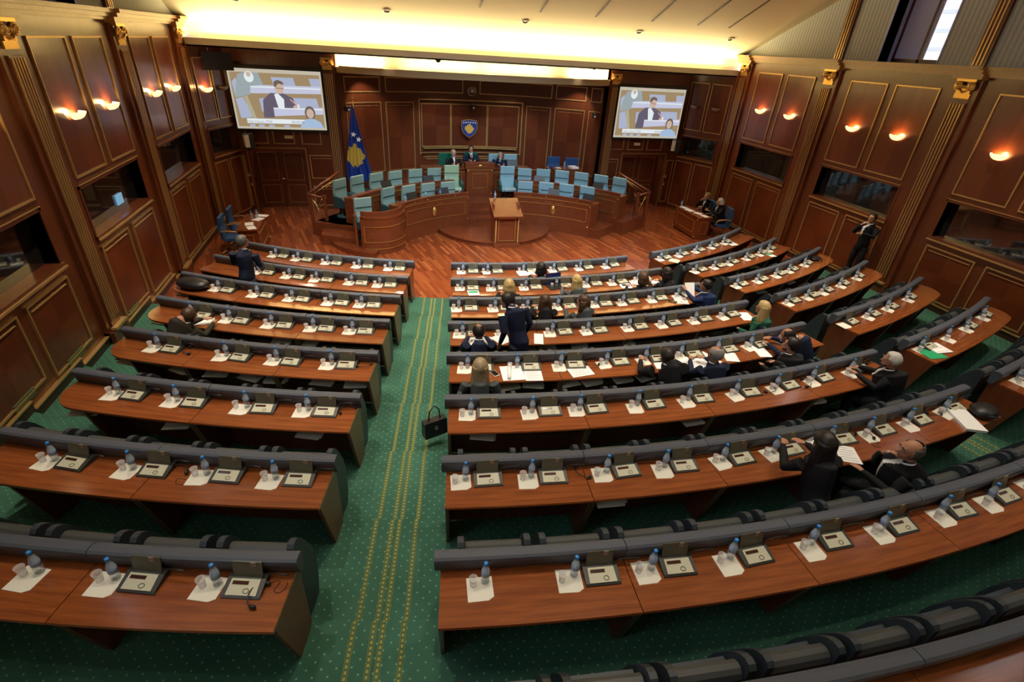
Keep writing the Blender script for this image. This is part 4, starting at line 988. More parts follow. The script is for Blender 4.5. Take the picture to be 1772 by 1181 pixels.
for q in f:
    c = [sum(v[k][a] for k in q) / 4 for a in (0, 2)]
    b.m.append(1 if inpoly((c[0] + .42) / .74, (c[1] - 2.02) / .78, MAP) else 0)
o = b.build('flag_cloth', ['flag_blue', 'flag_gold'], r); sm = o.modifiers.new('thickness', 'SOLIDIFY'); sm.thickness = .006
g = MB()
for x, z in ((-.04, 2.68), (.12, 2.52)): star(g, x, z, .10, y=-.14, rot=.2)
g.build('flag_star', 'white_star', r)
r = empty('coat_of_arms', (3.75, 21.60, 2.66), 0, 'blue shield emblem with gold map and six stars above the bench', 'emblem')
SH = [(-.33, .27), (-.30, .30), (0, .345), (.30, .30), (.33, .27), (.32, -.02), (.26, -.17), (.15, -.27), (0, -.36), (-.15, -.27), (-.26, -.17), (-.32, -.02)]
for s_, y0, m_, nm in ((1.0, 0, 'gold', 'shield_border'), (.91, -.012, 'flag_blue', 'shield_field')):
    T = Matrix.Rotation(pi / 2, 4, 'X'); b = MB(); b.prism([(x * s_, z * s_) for x, z in SH], 0, .02, 0, Matrix.Translation((0, y0, 0)) @ T); b.build(nm, m_, r)
b = MB(); b.prism([((x - .5) * .40, (z + .05) * .37) for x, z in MAP][::-1], 0, .01, 0, Matrix.Translation((0, -.03, 0)) @ Matrix.Rotation(pi / 2, 4, 'X')); b.build('gold_map', 'flag_gold', r)
g = MB()
for k in range(6): star(g, -.235 + k * .094, .215 + .02 * (1 - abs(k - 2.5) / 2.5), .04, y=-.04)
g.build('shield_star', 'white_star', r)
r = empty('wall_clock', (3.85, 21.70, 4.0), 0, 'round grey wall clock above the speaker bench', 'clock'); T = Matrix.Rotation(pi / 2, 4, 'X')
MB().lathe([(.165, 0), (.175, .03), (.155, .04), (.155, .02), (.001, .02)], 28, 0, T).build('clock_dial', 'clock_face', r)
MB().lathe([(.166, .0), (.176, .0), (.176, .045), (.160, .045), (.160, .035)], 28, 0, T).build('clock_rim', 'chrome', r)
b = MB(); T4 = T @ Matrix.Translation((0, 0, .022))
b.box(-.006, .006, -.02, .12, 0, .004, 0, T4 @ Matrix.Rotation(rad(50), 4, 'Z')); b.box(-.008, .008, -.01, .08, 0, .004, 0, T4 @ Matrix.Rotation(rad(-140), 4, 'Z'))
for k in range(12): b.box(-.004, .004, .115, .138, 0, .002, 0, T4 @ Matrix.Rotation(2 * pi * k / 12, 4, 'Z'))
b.build('clock_hand', 'black_plastic', r)
def camera_dev():
    r = empty('wall_camera'); MB().box(-.09, .09, -.16, .1, -.08, .06).build('camera_housing', 'black_plastic', r); MB().lathe([(.06, 0), (.06, .06), (.045, .08), (.001, .08)], 14, 0, Matrix.Translation((.0, -.16, -.03)) @ Matrix.Rotation(pi / 2, 4, 'X')).build('camera_lens', 'chrome', r); MB().box(-.03, .03, .0, .3, .06, .10).build('camera_bracket', 'chrome', r); return r
pcam = Proto(camera_dev)
pcam.put((-.80, 19.95, 3.42), .3, 'small black camera beside the flag pole top', 'camera', 'wall cameras'); pcam.put((8.36, 19.95, 3.46), -.3, 'small black camera beside the window-side screen pilaster', 'camera', 'wall cameras'); pcam.put((3.85, 21.45, 3.48), 0, 'small black camera below the wall clock', 'camera', 'wall cameras')
def speaker_dev():
    r = empty('wall_speaker'); MB().box(-.15, .15, -.12, .12, -.22, .22).build('speaker_cabinet', 'black_plastic', r); MB().box(-.16, -.02, -.15, .05, -.18, .2).build('speaker_front', 'white_paint', r); MB().box(-.05, .05, .1, .3, -.3, -.2).build('speaker_bracket', 'black_plastic', r); return r
psp = Proto(speaker_dev)
psp.put((-4.0, 19.3, 2.42), .5, 'small white and black loudspeaker below the flag-side screen', 'loudspeaker', 'wall loudspeakers'); psp.put((11.75, 19.3, 2.52), -.6, 'small white and black loudspeaker below the window-side screen', 'loudspeaker', 'wall loudspeakers')
o = MB().box(-.42, .42, -.03, .03, -.24, .24).build('hanging_panel', 'black_plastic', loc=(-4.35, 18.85, 4.72), rot=.5); tag(o, 'flat dark panel hung under the soffit at the flag-side corner', 'display panel'); MB().tube([(-.2, 0, .24), (-.2, 0, .34)], .02, 6).build('hanger_rod', 'chrome', o)
for x, w_ in ((-3.05, 'flag-side'), (10.55, 'window-side')):
    o = MB().box(-.13, .13, 0, .03, -.05, .05).build('door_sign', 'paper_cream', loc=(x + .25 if x < 0 else x - .32, 19.66, 2.5)); tag(o, 'small blank cream plate above the %s door' % w_, 'sign', 'plates above the doors')
for T_, Ln, w_ in ((TSL, LSL, 'flag-side'), (TSR, LSR, 'window-side')):
    x = -4.24 if w_[0] == 'f' else 11.75
    o = MB().box(-.06, .06, 0, .03, -.05, .05).build('wall_thermostat', 'white_paint', loc=(x, 19.66, 1.25)); tag(o, 'small white control box on the wall by the %s door' % w_, 'control box', 'wall controls'); MB().box(-.04, .04, -.005, 0, .0, .035).build('thermostat_display', 'black_plastic', o)
    o = MB().box(-.03, .03, 0, .025, -.04, .04).build('light_switch', 'white_paint', loc=(x + .02, 19.67, .92)); tag(o, 'small light switch beneath the %s control box' % w_, 'switch', 'light switches')
o = MB().lathe([(.001, -.09), (.05, -.08), (.085, -.04), (.09, 0), (.001, 0)], 16).build('dome_camera', 'black_plastic', loc=(2.2, 18.7, 5.10)); tag(o, 'small dark dome camera on the underside of the soffit', 'camera')
o = MB().lathe([(.001, -.05), (.03, -.045), (.05, -.02), (.055, 0), (.001, 0)], 12).build('dome_sensor', 'black_plastic', loc=(7.6, 18.7, 5.10)); tag(o, 'tiny dark dome sensor under the soffit near the window-side screen', 'sensor')
o = MB().box(-.15, .15, 0, .02, -.12, .08).build('booth_monitor', 'monitor_blue', loc=(XL - .17, 12.2, 2.42), rot=pi / 2 + .0); tag(o, 'small lit blue monitor inside the flag-side booth window', 'monitor')  # added glowing panel, stands in for a projection screen mirrored in the glass

# ------------------------------------------------------------------ people
K = 1.08
def limb(mb, pts, rs, n=12): mb.tube(pts, rs, n)
def person(x, y, zf, face, label, pose='write', mode='sit', lean=.12, suit='suit_navy', trousers='trouser_dark', skin='skin', hair='hair_dark', style='short', shirt='shirt_white', tie=None, glasses=False, headturn=0, headdown=.0, seat_h=None, build_=1.0, long_=.3, arms=None, hiplean=0, voxel=.0125, group=None):
    V = Vector; bones = []   # (a, b, ra, rb, material)
    mb = MB()
    def seg(pts, rs, mi, n=12):
        mb.tube(pts, rs, n)
        for i in range(len(pts) - 1):
            ra = rs[i] if isinstance(rs[i], (int, float)) else min(rs[i]); rb = rs[i + 1] if isinstance(rs[i + 1], (int, float)) else min(rs[i + 1])
            bones.append((V(pts[i]), V(pts[i + 1]), ra, rb, mi))
    sit = mode == 'sit'; hz = .50 if sit else .93; L = lean; B = build_
    dz = 0 if sit else .47; 
    if seat_h: dz = seat_h
    hz = .50 + dz
    sh_z = 1.00 + dz - (L * .25); nk_z = 1.06 + dz - L * .3; hd = V((0, L + .045 + headdown * .5, 1.19 + dz - L * .35 - headdown * .4))
    sw = .185 * B
    # torso (rings: half width, half depth)
    tor = [((0, -.02, hz - .08), (.15 * B, .11)), ((0, -.01, hz + .02), (.17 * B, .125)), ((0, .02 + L * .2, hz + .17), (.150 * B, .11)), ((0, .02 + L * .55, hz + .34), (.175 * B, .12)), ((0, L * .85 + .005, hz + .46), (.185 * B, .105)), ((0, L * .95, sh_z - .02), (.178 * B, .092)), ((0, L, sh_z + .022), (.125 * B, .072)), ((0, L + .01, nk_z + .01), (.062, .06))]
    mb.tube([t[0] for t in tor], [t[1] for t in tor], 18)
    for i in range(len(tor) - 1): bones.append((V(tor[i][0]), V(tor[i + 1][0]), tor[i][1][0] * .95, tor[i + 1][1][0] * .9, 1))
    # neck and head
    seg([(0, L + .01, nk_z - .02), tuple(hd + V((0, -.02, -.05)))], [.055, .05], 0)
    Rh = Matrix.Rotation(headturn, 4, 'Z') @ Matrix.Rotation(-headdown * 1.2, 4, 'X'); TH = Matrix.Translation(hd) @ Rh
    mb.ell((0, -.008, .02), (.076, .096, .098), 18, 14, T=TH); mb.ell((0, .030, -.045), (.056, .060, .066), 14, 10, T=TH)
    mb.tube([(0, .085, .015), (0, .108, -.018), (0, .088, -.03)], [.010, .016, .012], 8, T=TH)
    for s in (-1, 1): mb.ell((s * .078, -.005, -.005), (.012, .022, .032), 8, 6, T=TH); mb.ell((s * .03, .078, .032), (.022, .016, .010), 8, 6, T=TH)
    mb.ell((0, .088, -.052), (.024, .012, .010), 8, 6, T=TH); mb.ell((0, .078, -.09), (.024, .02, .018), 8, 6, T=TH)
    hc = TH @ V((0, 0, 0)); bones.append((hc + V((0, 0, .05)), TH @ V((0, .02, -.07)), .105, .085, 0))
    # arms
    A = {'write': [((.255, L + .10, .80), (.14, L + .33, .86), (.08, L + .40, .865))] * 2,
         'lap': [((.26, L * .6 + .04, .74), (.17, L + .24, .70), (.10, L + .32, .69))] * 2,
         'wide': [((.34, L + .12, .84), (.24, L + .34, .865), (.17, L + .43, .865))] * 2,
         'chin': [((.255, L + .10, .80), (.14, L + .33, .86), (.08, L + .40, .865)), ((.20, L + .20, .80), (.10, L + .22, .99), (.055, L + .17, 1.07))],
         'read': [((.26, L + .14, .90), (.16, L + .34, 1.0), (.11, L + .41, 1.05))] * 2,
         'down': [((.25, L * .4 - .02, .72), (.24, L * .2 + .10, .50), (.235, L * .2 + .14, .42))] * 2,
         'pocket': [((.27, L * .4 - .06, .74), (.20, .06, .55), (.17, .12, .50))] * 2}[arms or pose]
    for s, (el, wr, hn) in zip((-1, 1), A):
        dzz = dz if not sit or seat_h else 0
        sh = V((s * sw, L * .95, sh_z - .03)); e = V((s * el[0], el[1], el[2] + dzz)); w = V((s * wr[0], wr[1], wr[2] + dzz)); h_ = V((s * hn[0], hn[1], hn[2] + dzz))
        seg([tuple(sh), tuple(sh.lerp(e, .5)), tuple(e), tuple(e.lerp(w, .5)), tuple(w)], [.070 * B, .058 * B, .049, .043, .033], 1)
        seg([tuple(w - (h_ - w) * .1), tuple(w + (h_ - w) * .6), tuple(h_)], [.024, (.030, .018), (.034, .016)], 0, 10)
        d = (h_ - w).normalized(); side = d.cross(V((0, 0, 1)));
        if side.length < .1: side = V((1, 0, 0))
        side.normalize(); nrm = side.cross(d).normalized()
        if nrm.z > 0: nrm = -nrm
        for q, (o_, ln) in enumerate(((-.027, .060), (-.009, .070), (.009, .066), (.026, .052))):
            p0 = h_ + side * o_; p1 = p0 + d * (ln * .55) + nrm * .008; p2 = p0 + d * (ln * .92) + nrm * (.030)
            seg([tuple(p0 - d * .01), tuple(p1), tuple(p2)], [.0115, .0105, .009], 0, 6)
        tb = w + (h_ - w) * .55 - side * (s * .024); seg([tuple(tb), tuple(tb - side * (s * .022) + d * .03 + nrm * .01), tuple(tb - side * (s * .022) + d * .055 + nrm * .016)], [.013, .0115, .010], 0, 6)
    # legs
    for s in (-1, 1):
        if sit and not seat_h: pts = [(s * .09, -.0, hz - .02), (s * .12, .22, hz + .0), (s * .13, .42, hz - .01), (s * .13, .44, .28), (s * .13, .42, .09)]; rs = [.09, .082, .062, .052, .042]; ft = V((s * .13, .42, .05))
        else: ft = V((s * .10, .02, .05)); pts = [(s * .085, -.01, hz - .04), (s * .10, .02, hz * .74), (s * .10, .03, hz * .52), (s * .10, .0, hz * .28), (s * .10, -.0, .09)]; rs = [.095, .082, .060, .054, .042]
        seg(pts, rs, 2); seg([tuple(ft + V((0, -.05, 0))), tuple(ft + V((0, .08, -.005))), tuple(ft + V((0, .19, -.015)))], [.045, (.045, .035), (.035, .024)], 4)
    me = mb.mesh('person_body', 'skin'); o = bpy.data.objects.new('person', me); COL.objects.link(o)
    rm = o.modifiers.new('r', 'REMESH'); rm.mode = 'VOXEL'; rm.voxel_size = voxel; rm.use_smooth_shade = True
    sm = o.modifiers.new('s', 'SMOOTH'); sm.factor = .5; sm.iterations = 3
    bpy.context.view_layer.update(); dg = bpy.context.evaluated_depsgraph_get(); me2 = bpy.data.meshes.new_from_object(o.evaluated_get(dg)); o.modifiers.clear(); o.data = me2; bpy.data.meshes.remove(me)
    me2.materials.clear()
    for m_ in (skin, suit, trousers, shirt, 'shoe', tie or shirt): me2.materials.append(M[m_])
    n = len(me2.polygons); C = np.zeros(n * 3); me2.polygons.foreach_get('center', C); C = C.reshape(-1, 3); best = np.full(n, 1e9); mi = np.zeros(n, int)
    for a, b_, ra, rb, q in bones:
        a = np.array(a); b2 = np.array(b_); ab = b2 - a; t = np.clip(((C - a) @ ab) / max(1e-9, ab @ ab), 0, 1); dd = np.linalg.norm(C - a - t[:, None] * ab, axis=1) - (ra + (rb - ra) * t)
        k = dd < best; best[k] = dd[k]; mi[k] = q
    # shirt front and collar
    tor_c = (C[:, 2] > hz + .26) & (C[:, 2] < nk_z + .03) & (mi <= 1)
    front = tor_c & (C[:, 1] > .03 + L * (C[:, 2] - hz) / .5 + .03) & (np.abs(C[:, 0]) < .005 + .13 * np.clip(C[:, 2] - hz - .26, 0, 1)) & (np.abs(C[:, 0]) < .04)
    mi[front] = 3
    if tie: mi[front & (np.abs(C[:, 0]) < .02) & (C[:, 2] < nk_z - .03)] = 5
    mi[(C[:, 2] > nk_z + .03) & (np.hypot(C[:, 0], C[:, 1] - L) < .085) & (mi == 1)] = 0
    mi[(np.hypot(C[:, 0], C[:, 1] - L) > .07) & (C[:, 2] < nk_z + .02) & (C[:, 2] > hz + .2) & (np.abs(C[:, 0]) < .17) & (mi == 0) & (C[:, 1] < L + .06)] = 1
    me2.polygons.foreach_set('material_index', mi.astype(np.int32)); me2.polygons.foreach_set('use_smooth', np.ones(n, bool)); me2.update()
    o.location = (x, y, zf); o.scale = (K, K, K); o.rotation_euler = (0, 0, face); tag(o, label, 'person', group)
    # shirt or jacket collar
    cb = MB(); cpts = [(.062 * cos(q), L + .014 + .060 * sin(q) , nk_z + .006 - .022 * max(0, sin(q)) + .008 * max(0, -sin(q))) for q in [2 * pi * k / 18 for k in range(18)]]
    cb.tube(cpts, (.010), 6, closed=True)
    cb.build('collar', shirt if style not in ('long', 'curly', 'bob') else suit, o)
    # eyes and brows
    e = MB()
    for s in (-1, 1): e.ell((s * .030, .083, .012), (.012, .008, .007), 8, 6, 0, TH)
    e.build('eye', 'shirt_white', o); e = MB()
    for s in (-1, 1): e.ell((s * .030, .0895, .012), (.005, .004, .005), 6, 5, 0, TH); e.box(s * .030 - .017, s * .030 + .017, .086, .096, .036, .042, 0, TH)
    e.build('eyebrow', 'hair_dark' if hair not in ('hair_white', 'hair_grey') else 'hair_grey', o)
    # hair cap
    nu, nv = 28, 20; hm = MB(); idx = {}
    R_ = (.087, .108, .110)
    def keep(ux, uy, uz):
        if style == 'bald': return -.55 < uz < .42 + .25 * (uy < -.3) and (uy < .12 or (abs(ux) > .80 and uy < .3))
        if style == 'balding': return (uz > -.55 and uy < .05 and uz < .80) or (uz < .75 and uz > .0 and uy < .45 and abs(ux) > .6)
        hl = .30 if style == 'short' else .38
        return uz > -.62 + (uy > -.1) * .45 + max(0, uy) * 1.15 * (1 if abs(ux) < .75 else .55)
    for j in range(nv + 1):
        for i in range(nu):
            ph = pi * j / nv; a = 2 * pi * i / nu; u = (sin(ph) * cos(a), sin(ph) * sin(a), cos(ph))
            nn = 1 + .05 * noise.noise(V(u) * (7 if style == 'curly' else 3.2)) * (3 if style == 'curly' else 1) + (.05 if style in ('long', 'curly', 'bob') else 0)
            idx[(i, j)] = len(hm.v); hm.v.append(tuple(TH @ V((u[0] * R_[0] * nn, -.012 + u[1] * R_[1] * nn, .020 + u[2] * R_[2] * nn))))
    for j in range(nv):
        for i in range(nu):
            ph = pi * (j + .5) / nv; a = 2 * pi * (i + .5) / nu
            if keep(sin(ph) * cos(a), sin(ph) * sin(a), cos(ph)): hm.f.append((idx[(i, j)], idx[(i, j + 1)], idx[((i + 1) % nu, j + 1)], idx[((i + 1) % nu, j)])); hm.m.append(0); hm.sm.append(True)
    if style in ('long', 'bob', 'curly'):
        nr = 36; rows = 12; base = len(hm.v); ln = long_
        for j in range(rows + 1):
            t = j / rows
            for i in range(nr):
                a = 2 * pi * i / nr; rx = (.090 + .035 * t if style != 'curly' else .11 + .035 * sin(pi * t)) * (1 - .35 * max(0, t - .75)); ry = (.070 + .01 * t) * (1 - .3 * max(0, t - .75))
                w_ = 1 + .055 * cos(11 * a + 2.2 * sin(6 * t)) + (.16 * noise.noise(V((cos(a) * 3, sin(a) * 3, t * 9))) if style == 'curly' else .05 * noise.noise(V((cos(a) * 2, sin(a) * 2, t * 4))))
                cy = -.045 - .01 * t; p = TH @ V((0, 0, 0))
                loc = V((rx * cos(a) * w_, cy + ry * sin(a) * w_, .055 - t * ln)); 
                hm.v.append(tuple(Matrix.Translation(hd) @ Matrix.Rotation(headturn, 4, 'Z') @ loc))
        for j in range(rows):
            for i in range(nr): hm.f.append((base + j * nr + i, base + (j + 1) * nr + i, base + (j + 1) * nr + (i + 1) % nr, base + j * nr + (i + 1) % nr)); hm.m.append(0); hm.sm.append(True)
        hm.f.append(tuple(base + rows * nr + i for i in range(nr))); hm.m.append(0); hm.sm.append(True)
    ho = hm.build('hair', hair, o)
    so = ho.modifiers.new('t', 'SOLIDIFY'); so.thickness = .008; so.offset = 1
    if glasses:
        g = MB()
        for s in (-1, 1):
            g.tube([TH @ V((s * .032 + .024 * cos(q), .100, .010 + .018 * sin(q))) for q in [2 * pi * k / 10 for k in range(10)]], .0028, 5, closed=True); g.tube([TH @ V((s * .056, .098, .012)), TH @ V((s * .082, .0, .012))], .003, 5)
        g.tube([TH @ V((-.008, .101, .012)), TH @ V((.008, .101, .012))], .003, 5); g.build('glasses', 'black_plastic', o)
    return o

def seated(row, ang, dr, label, turn=0, **kw):
    p = polar(R0(row) + dr, ang, ZT(row)); return person(p.x, p.y, p.z, rad(ang) + turn, label, **kw)
def at_head(px, py, zf, ang_face, label, **kw):  # place so that the head is over (px, py)
    L = (kw.get('lean', .12) + .045) * K; x = px + sin(ang_face) * L; y = py - cos(ang_face) * L
    return person(x, y, zf, ang_face, label, **kw)
# standing people
at_head(-2.69, 10.73, ZT(2), -.35, 'standing man in a navy suit seen from behind at the flag-side first rows', mode='stand', pose='lap', lean=.04, hair='hair_salt', glasses=True, headturn=-.5, build_=1.12)
at_head(1.94, 7.02, ZT(4), .45, 'standing dark-haired man in a navy suit bending over the fourth centre desk', mode='stand', pose='down', lean=.16, hair='hair_dark', headturn=.75, headdown=.22, build_=1.12, tie='tie_red')
at_head(12.62, 10.5, ZT(4), pi / 2 + .1, 'standing man in a black suit leaning back on the window-side wall panel', mode='stand', pose='chin', lean=.0, suit='suit_black', hair='hair_dark', headturn=.1, build_=1.12)
# seated people
at_head(-3.12, 8.2, ZT(4), -.75, 'man in a brown-green suit writing at the rounded end of the fourth flag-side desk', lean=.26, suit='suit_brown', hair='hair_brown', headturn=0, headdown=.12, build_=1.12)
at_head(1.41, 6.95, ZT(4), -.1, 'balding man in a dark blue suit seated at the fourth centre desk by the aisle', lean=.16, hair='hair_dark', style='balding', skin='skin_tan', headdown=.12)
at_head(1.18, 5.68, ZT(5), -.13, 'woman with long blond wavy hair in a grey top at the fifth centre desk', lean=.14, suit='knit_grey', hair='hair_ash', style='long', long_=.36, pose='lap', build_=.95)
at_head(3.5, 10.36, ZT(1), 0, 'person with dark brown hair low behind the first centre desk', lean=.1, hair='hair_dark', style='bob', long_=.16, suit='suit_black', build_=.9)
at_head(2.46, 9.2, ZT(2), -.09, 'blond short-haired person low behind the second centre desk', lean=.12, hair='hair_blond', style='bob', long_=.15, suit='suit_black', build_=.9)
at_head(3.97, 9.32, ZT(2), 0.1, 'woman with straight blond hair in a grey jacket beside the open laptop', lean=.18, hair='hair_blond', style='bob', long_=.24, suit='suit_grey', build_=.95)
at_head(5.46, 9.2, ZT(2), .1, 'brown-haired person behind the white sheets of the second centre desk', lean=.08, hair='hair_brown', style='bob', long_=.15, suit='suit_black', build_=.9)
at_head(6.15, 9.4, ZT(2), .2, 'dark-haired person at the window-side end of the second centre desk', lean=.05, hair='hair_dark', style='bob', long_=.18, suit='suit_black', build_=.9)
at_head(2.9, 8.18, ZT(3), -.05, 'woman with brown hair in black at the third centre desk', lean=.2, hair='hair_brown', style='bob', long_=.2, suit='suit_black', pose='chin', build_=.98)
at_head(3.62, 8.06, ZT(3), .25, 'woman with dark curly hair in grey resting her face on a hand', lean=.2, hair='hair_brown', style='curly', long_=.26, suit='knit_grey', pose='chin', headturn=.5, skin='skin_pale')
at_head(6.48, 8.4, ZT(3), .75, 'man in a bright blue suit reading papers at the third centre desk', lean=.10, suit='suit_blue', hair='hair_dark', pose='read', headturn=.1, skin='skin_tan', build_=1.08)
at_head(6.76, 7.02, ZT(4), .45, 'woman with long blond hair in green at the end of the fourth centre desk', lean=.08, suit='green_top', hair='hair_blond', style='long', long_=.34, pose='lap', build_=.92)
at_head(4.02, 5.6, ZT(5), -.02, 'broad man in a black suit bent over papers at the fifth centre desk', lean=.22, suit='suit_black', hair='hair_dark', pose='wide', build_=1.28, headdown=.1)
at_head(4.74, 5.52, ZT(5), .05, 'grey balding man with glasses in a navy suit at the fifth centre desk', lean=.18, hair='hair_grey', style='balding', glasses=True, headturn=.35, skin='skin_tan', build_=1.05)
at_head(6.12, 5.55, ZT(5), .25, 'dark-haired man in a black suit with a blue watch at the fifth centre desk', lean=.14, suit='suit_black', hair='hair_dark', pose='lap', headturn=.5, build_=1.1)
at_head(6.55, 5.95, ZT(5), .75, 'bald bearded man writing beside the red ribbon at the fifth centre desk', lean=.26, suit='suit_navy', hair='hair_dark', style='balding', skin='skin_tan', headdown=.18, build_=1.1)
at_head(7.12, 4.72, ZT(6), .75, 'white-haired man in black at the end of the sixth centre desk', lean=.14, suit='suit_black', hair='hair_white', headturn=.15, build_=1.12)
at_head(4.30, 3.08, ZT(7), -.1, 'woman with long straight dark hair in black at the seventh centre desk', mode='sit', seat_h=.14, lean=.14, suit='suit_black', hair='hair_dark', style='long', long_=.36, pose='write', build_=1.0)
at_head(5.30, 2.90, ZT(7), .85, 'bald man in a black suit leaning back and talking at the seventh centre desk', lean=.02, suit='suit_black', hair='hair_salt', style='bald', skin='skin', pose='chin', headturn=.35, build_=1.1)
# bench
at_head(2.87, 19.92, .75, pi + .1, 'bald man in a dark suit seated at the flag end of the speaker bench', lean=.06, suit='suit_black', hair='hair_grey', style='bald', tie=None, build_=1.05, skin='skin_pale')
at_head(3.57, 20.12, .75, pi, 'dark-haired man in a navy suit at the centre of the speaker bench', lean=.04, tie='tie_red', seat_h=.10, build_=1.1)
at_head(4.66, 19.9, .75, pi - .05, 'grey-haired man with a blue tie at the window end of the speaker bench', lean=.12, suit='suit_navy', hair='hair_grey', tie='tie_blue', headdown=.12, build_=1.05)
# table on the window side
at_head(11.72, 16.45, 0, pi / 2 + .35, 'woman with short fair hair leaning on her hand at the window-side table', lean=.12, suit='suit_black', hair='hair_ash', style='bob', long_=.12, pose='chin', build_=.92, skin='skin_pale')
at_head(11.80, 15.75, 0, pi / 2 - .2, 'woman with white-blond hair in black writing at the window-side table', lean=.16, suit='suit_black', hair='hair_white', style='bob', long_=.12, build_=.92, headturn=-.2)

# ------------------------------------------------------------------ loose things on the desks
def on_desk(key, dr, a, h=0): row = int(key[1]); return polar(R0(row) + dr, a, ZT(row) + DZ + .0015 + h), rad(a)
def doc(key, dr, a, rt, w, l, label, m_='paper_white', th=.004, cat='document', lines=0, name='document', h=0):
    p, r_ = on_desk(key, dr, a, h); return sheet(name, p, r_ + rt, w, l, label, m_, th, cat, lines=lines)
doc('C1', .34, -2.0, .1, .42, .26, 'thick open white magazine on the first centre desk', th=.02, lines=5)
o = doc('C2', .42, -7.75, .1, .24, .26, 'white and green leaflet at the second centre desk by the aisle'); MB().box(-.10, .10, -.02, .08, .004, .0055).build('green_band', 'paper_green', o)
doc('C2', .40, 6.15, -.2, .26, .30, 'white sheet under a phone at the second centre desk')
doc('C2', .36, 7.35, -.3, .24, .32, 'white sheet next to the phone sheet, second centre desk')
doc('C2', .38, 9.45, .1, .32, .22, 'white pages at the window-side end of the second centre desk')
doc('C3', .36, 8.35, -.45, .28, .42, 'white sheets before the man in the blue suit', lines=8)
o = sheet('document', polar(R0(3) + .36, 9.0, ZT(3) + DZ + .22), rad(9) - .1, .22, .30, 'curled white page held up by the man in the blue suit', cat='document'); o.rotation_euler = (rad(62), 0, rad(9) - .2)
doc('R1', .44, 16.6, .5, .26, .26, 'cream square sheet at the aisle end of the first window-side desk', 'paper_cream')
o = doc('R1', .36, 28.75, -.35, .28, .34, 'white page with a navy picture on the first window-side desk'); MB().box(-.10, .08, -.02, .12, .004, .0055).build('navy_picture', 'navy_screen', o)
o = doc('R2', .38, 27.2, -.4, .2, .38, 'white leaflet with a green band on the second window-side desk'); MB().box(-.09, .09, -.06, .08, .004, .0055).build('green_band', 'paper_green', o)
doc('C3', .46, -5.9, .05, .20, .12, 'small cream slip at the edge of the third centre desk', 'paper_cream')
doc('C4', .42, -7.75, .05, .42, .26, 'white sheet before the balding man at the fourth centre desk')
doc('C4', .36, -6.5, .6, .26, .30, 'white sheet turned askew between the two men, fourth centre desk')
doc('C4', .38, -4.35, -.2, .16, .36, 'white folded paper beside the standing man, fourth centre desk')
doc('C4', .34, 10.25, -.35, .24, .34, 'white sheet at the window-side end of the fourth centre desk')
o = doc('C5', .34, -6.45, .05, .34, .38, 'white newspaper with one half rolled up, fifth centre desk'); MB().tube([(-.08, -.17, .025), (-.02, .17, .035)], .026, 10).build('rolled_half', 'paper_white', o)
doc('C5', .40, -5.5, -.05, .26, .32, 'white printed sheet next to the rolled newspaper, fifth centre desk', lines=9)
doc('C5', .38, -3.2, .15, .36, .24, 'white printed sheet in front of the third console, fifth centre desk', lines=7)
doc('C5', .36, 1.0, -.2, .22, .26, 'white sheet at the left hand of the broad man, fifth centre desk'.replace('left hand', 'elbow'))
doc('C5', .44, 2.75, .45, .34, .40, 'spread white newspaper beside the broad man, fifth centre desk', lines=9)
doc('C5', .36, 3.65, .3, .28, .38, 'white sheets before the grey man with glasses, fifth centre desk', lines=8)
doc('C5', .40, 5.0, -.4, .22, .28, 'white sheet on the window side of the grey man with glasses')
doc('C5', .36, 7.05, -.3, .22, .42, 'two overlapping blank white sheets by the dark phone, fifth centre desk')
doc('C5', .34, 9.1, -.35, .26, .42, 'white sheet being written on by the bald bearded man')
o = doc('R6', .36, 14.75, -.30, .36, .30, 'green folder on the sixth window-side desk', 'paper_green', .008, 'folder', name='folder')
doc('R6', .30, 15.6, -.30, .34, .32, 'white printed pages lying over the green folder', lines=3, th=.012, h=.009)
doc('C7', .42, 9.5, -.55, .26, .46, 'thick white paper stack at the end of the seventh centre desk', th=.035)
doc('C7', .22, 3.0, .3, .24, .28, 'white sheets before the dark-haired woman, seventh centre desk', lines=5)
doc('C7', .42, 3.6, -.5, .24, .30, 'white notebook page under the dark-haired woman, seventh centre desk', lines=6)
doc('L4', .36, -23.5, .5, .30, .22, 'white page under the hands of the man in the brown-green suit')
def phone(col, m_):
    def fn():
        o = MB().box(-.035, .035, -.07, .07, 0, .009).build('phone', col); MB().box(-.031, .031, -.058, .058, .009, .010).build('phone_screen', m_, o); return o
    return fn
for key, dr, a, rt, c_, lb in (('C2', .40, 6.2, 1.3, 'phone_black', 'black phone lying on a white sheet, second centre desk'), ('C3', .40, 7.5, .9, 'phone_black', 'black phone beside the white sheets of the man in blue'), ('C5', .34, -7.3, .5, 'card_white', 'white phone next to the long-haired blond woman'), ('C5', .36, 7.75, .95, 'phone_black', 'dark phone beside two blank sheets, fifth centre desk')):
    p, r_ = on_desk(key, dr, a, .004 if 'on a white' in lb else 0); o = phone(c_, 'phone_black')(); o.location = p; o.rotation_euler = (0, 0, r_ + rt); tag(o, lb, 'phone')
    o.scale = (1.25, 1.25, 1.25)
p, r_ = on_desk('C2', .20, -.35); r = empty('laptop', p, r_ + .15, 'open dark blue laptop on the second centre desk', 'laptop')
MB().box(-.19, .19, -.14, .12, 0, .02).build('keyboard_base', 'black_plastic', r); MB().box(-.19, .19, .0, .012, 0, .26, 0, Matrix.Translation((0, .12, .015)) @ Matrix.Rotation(rad(-12), 4, 'X')).build('display', 'navy_screen', r)
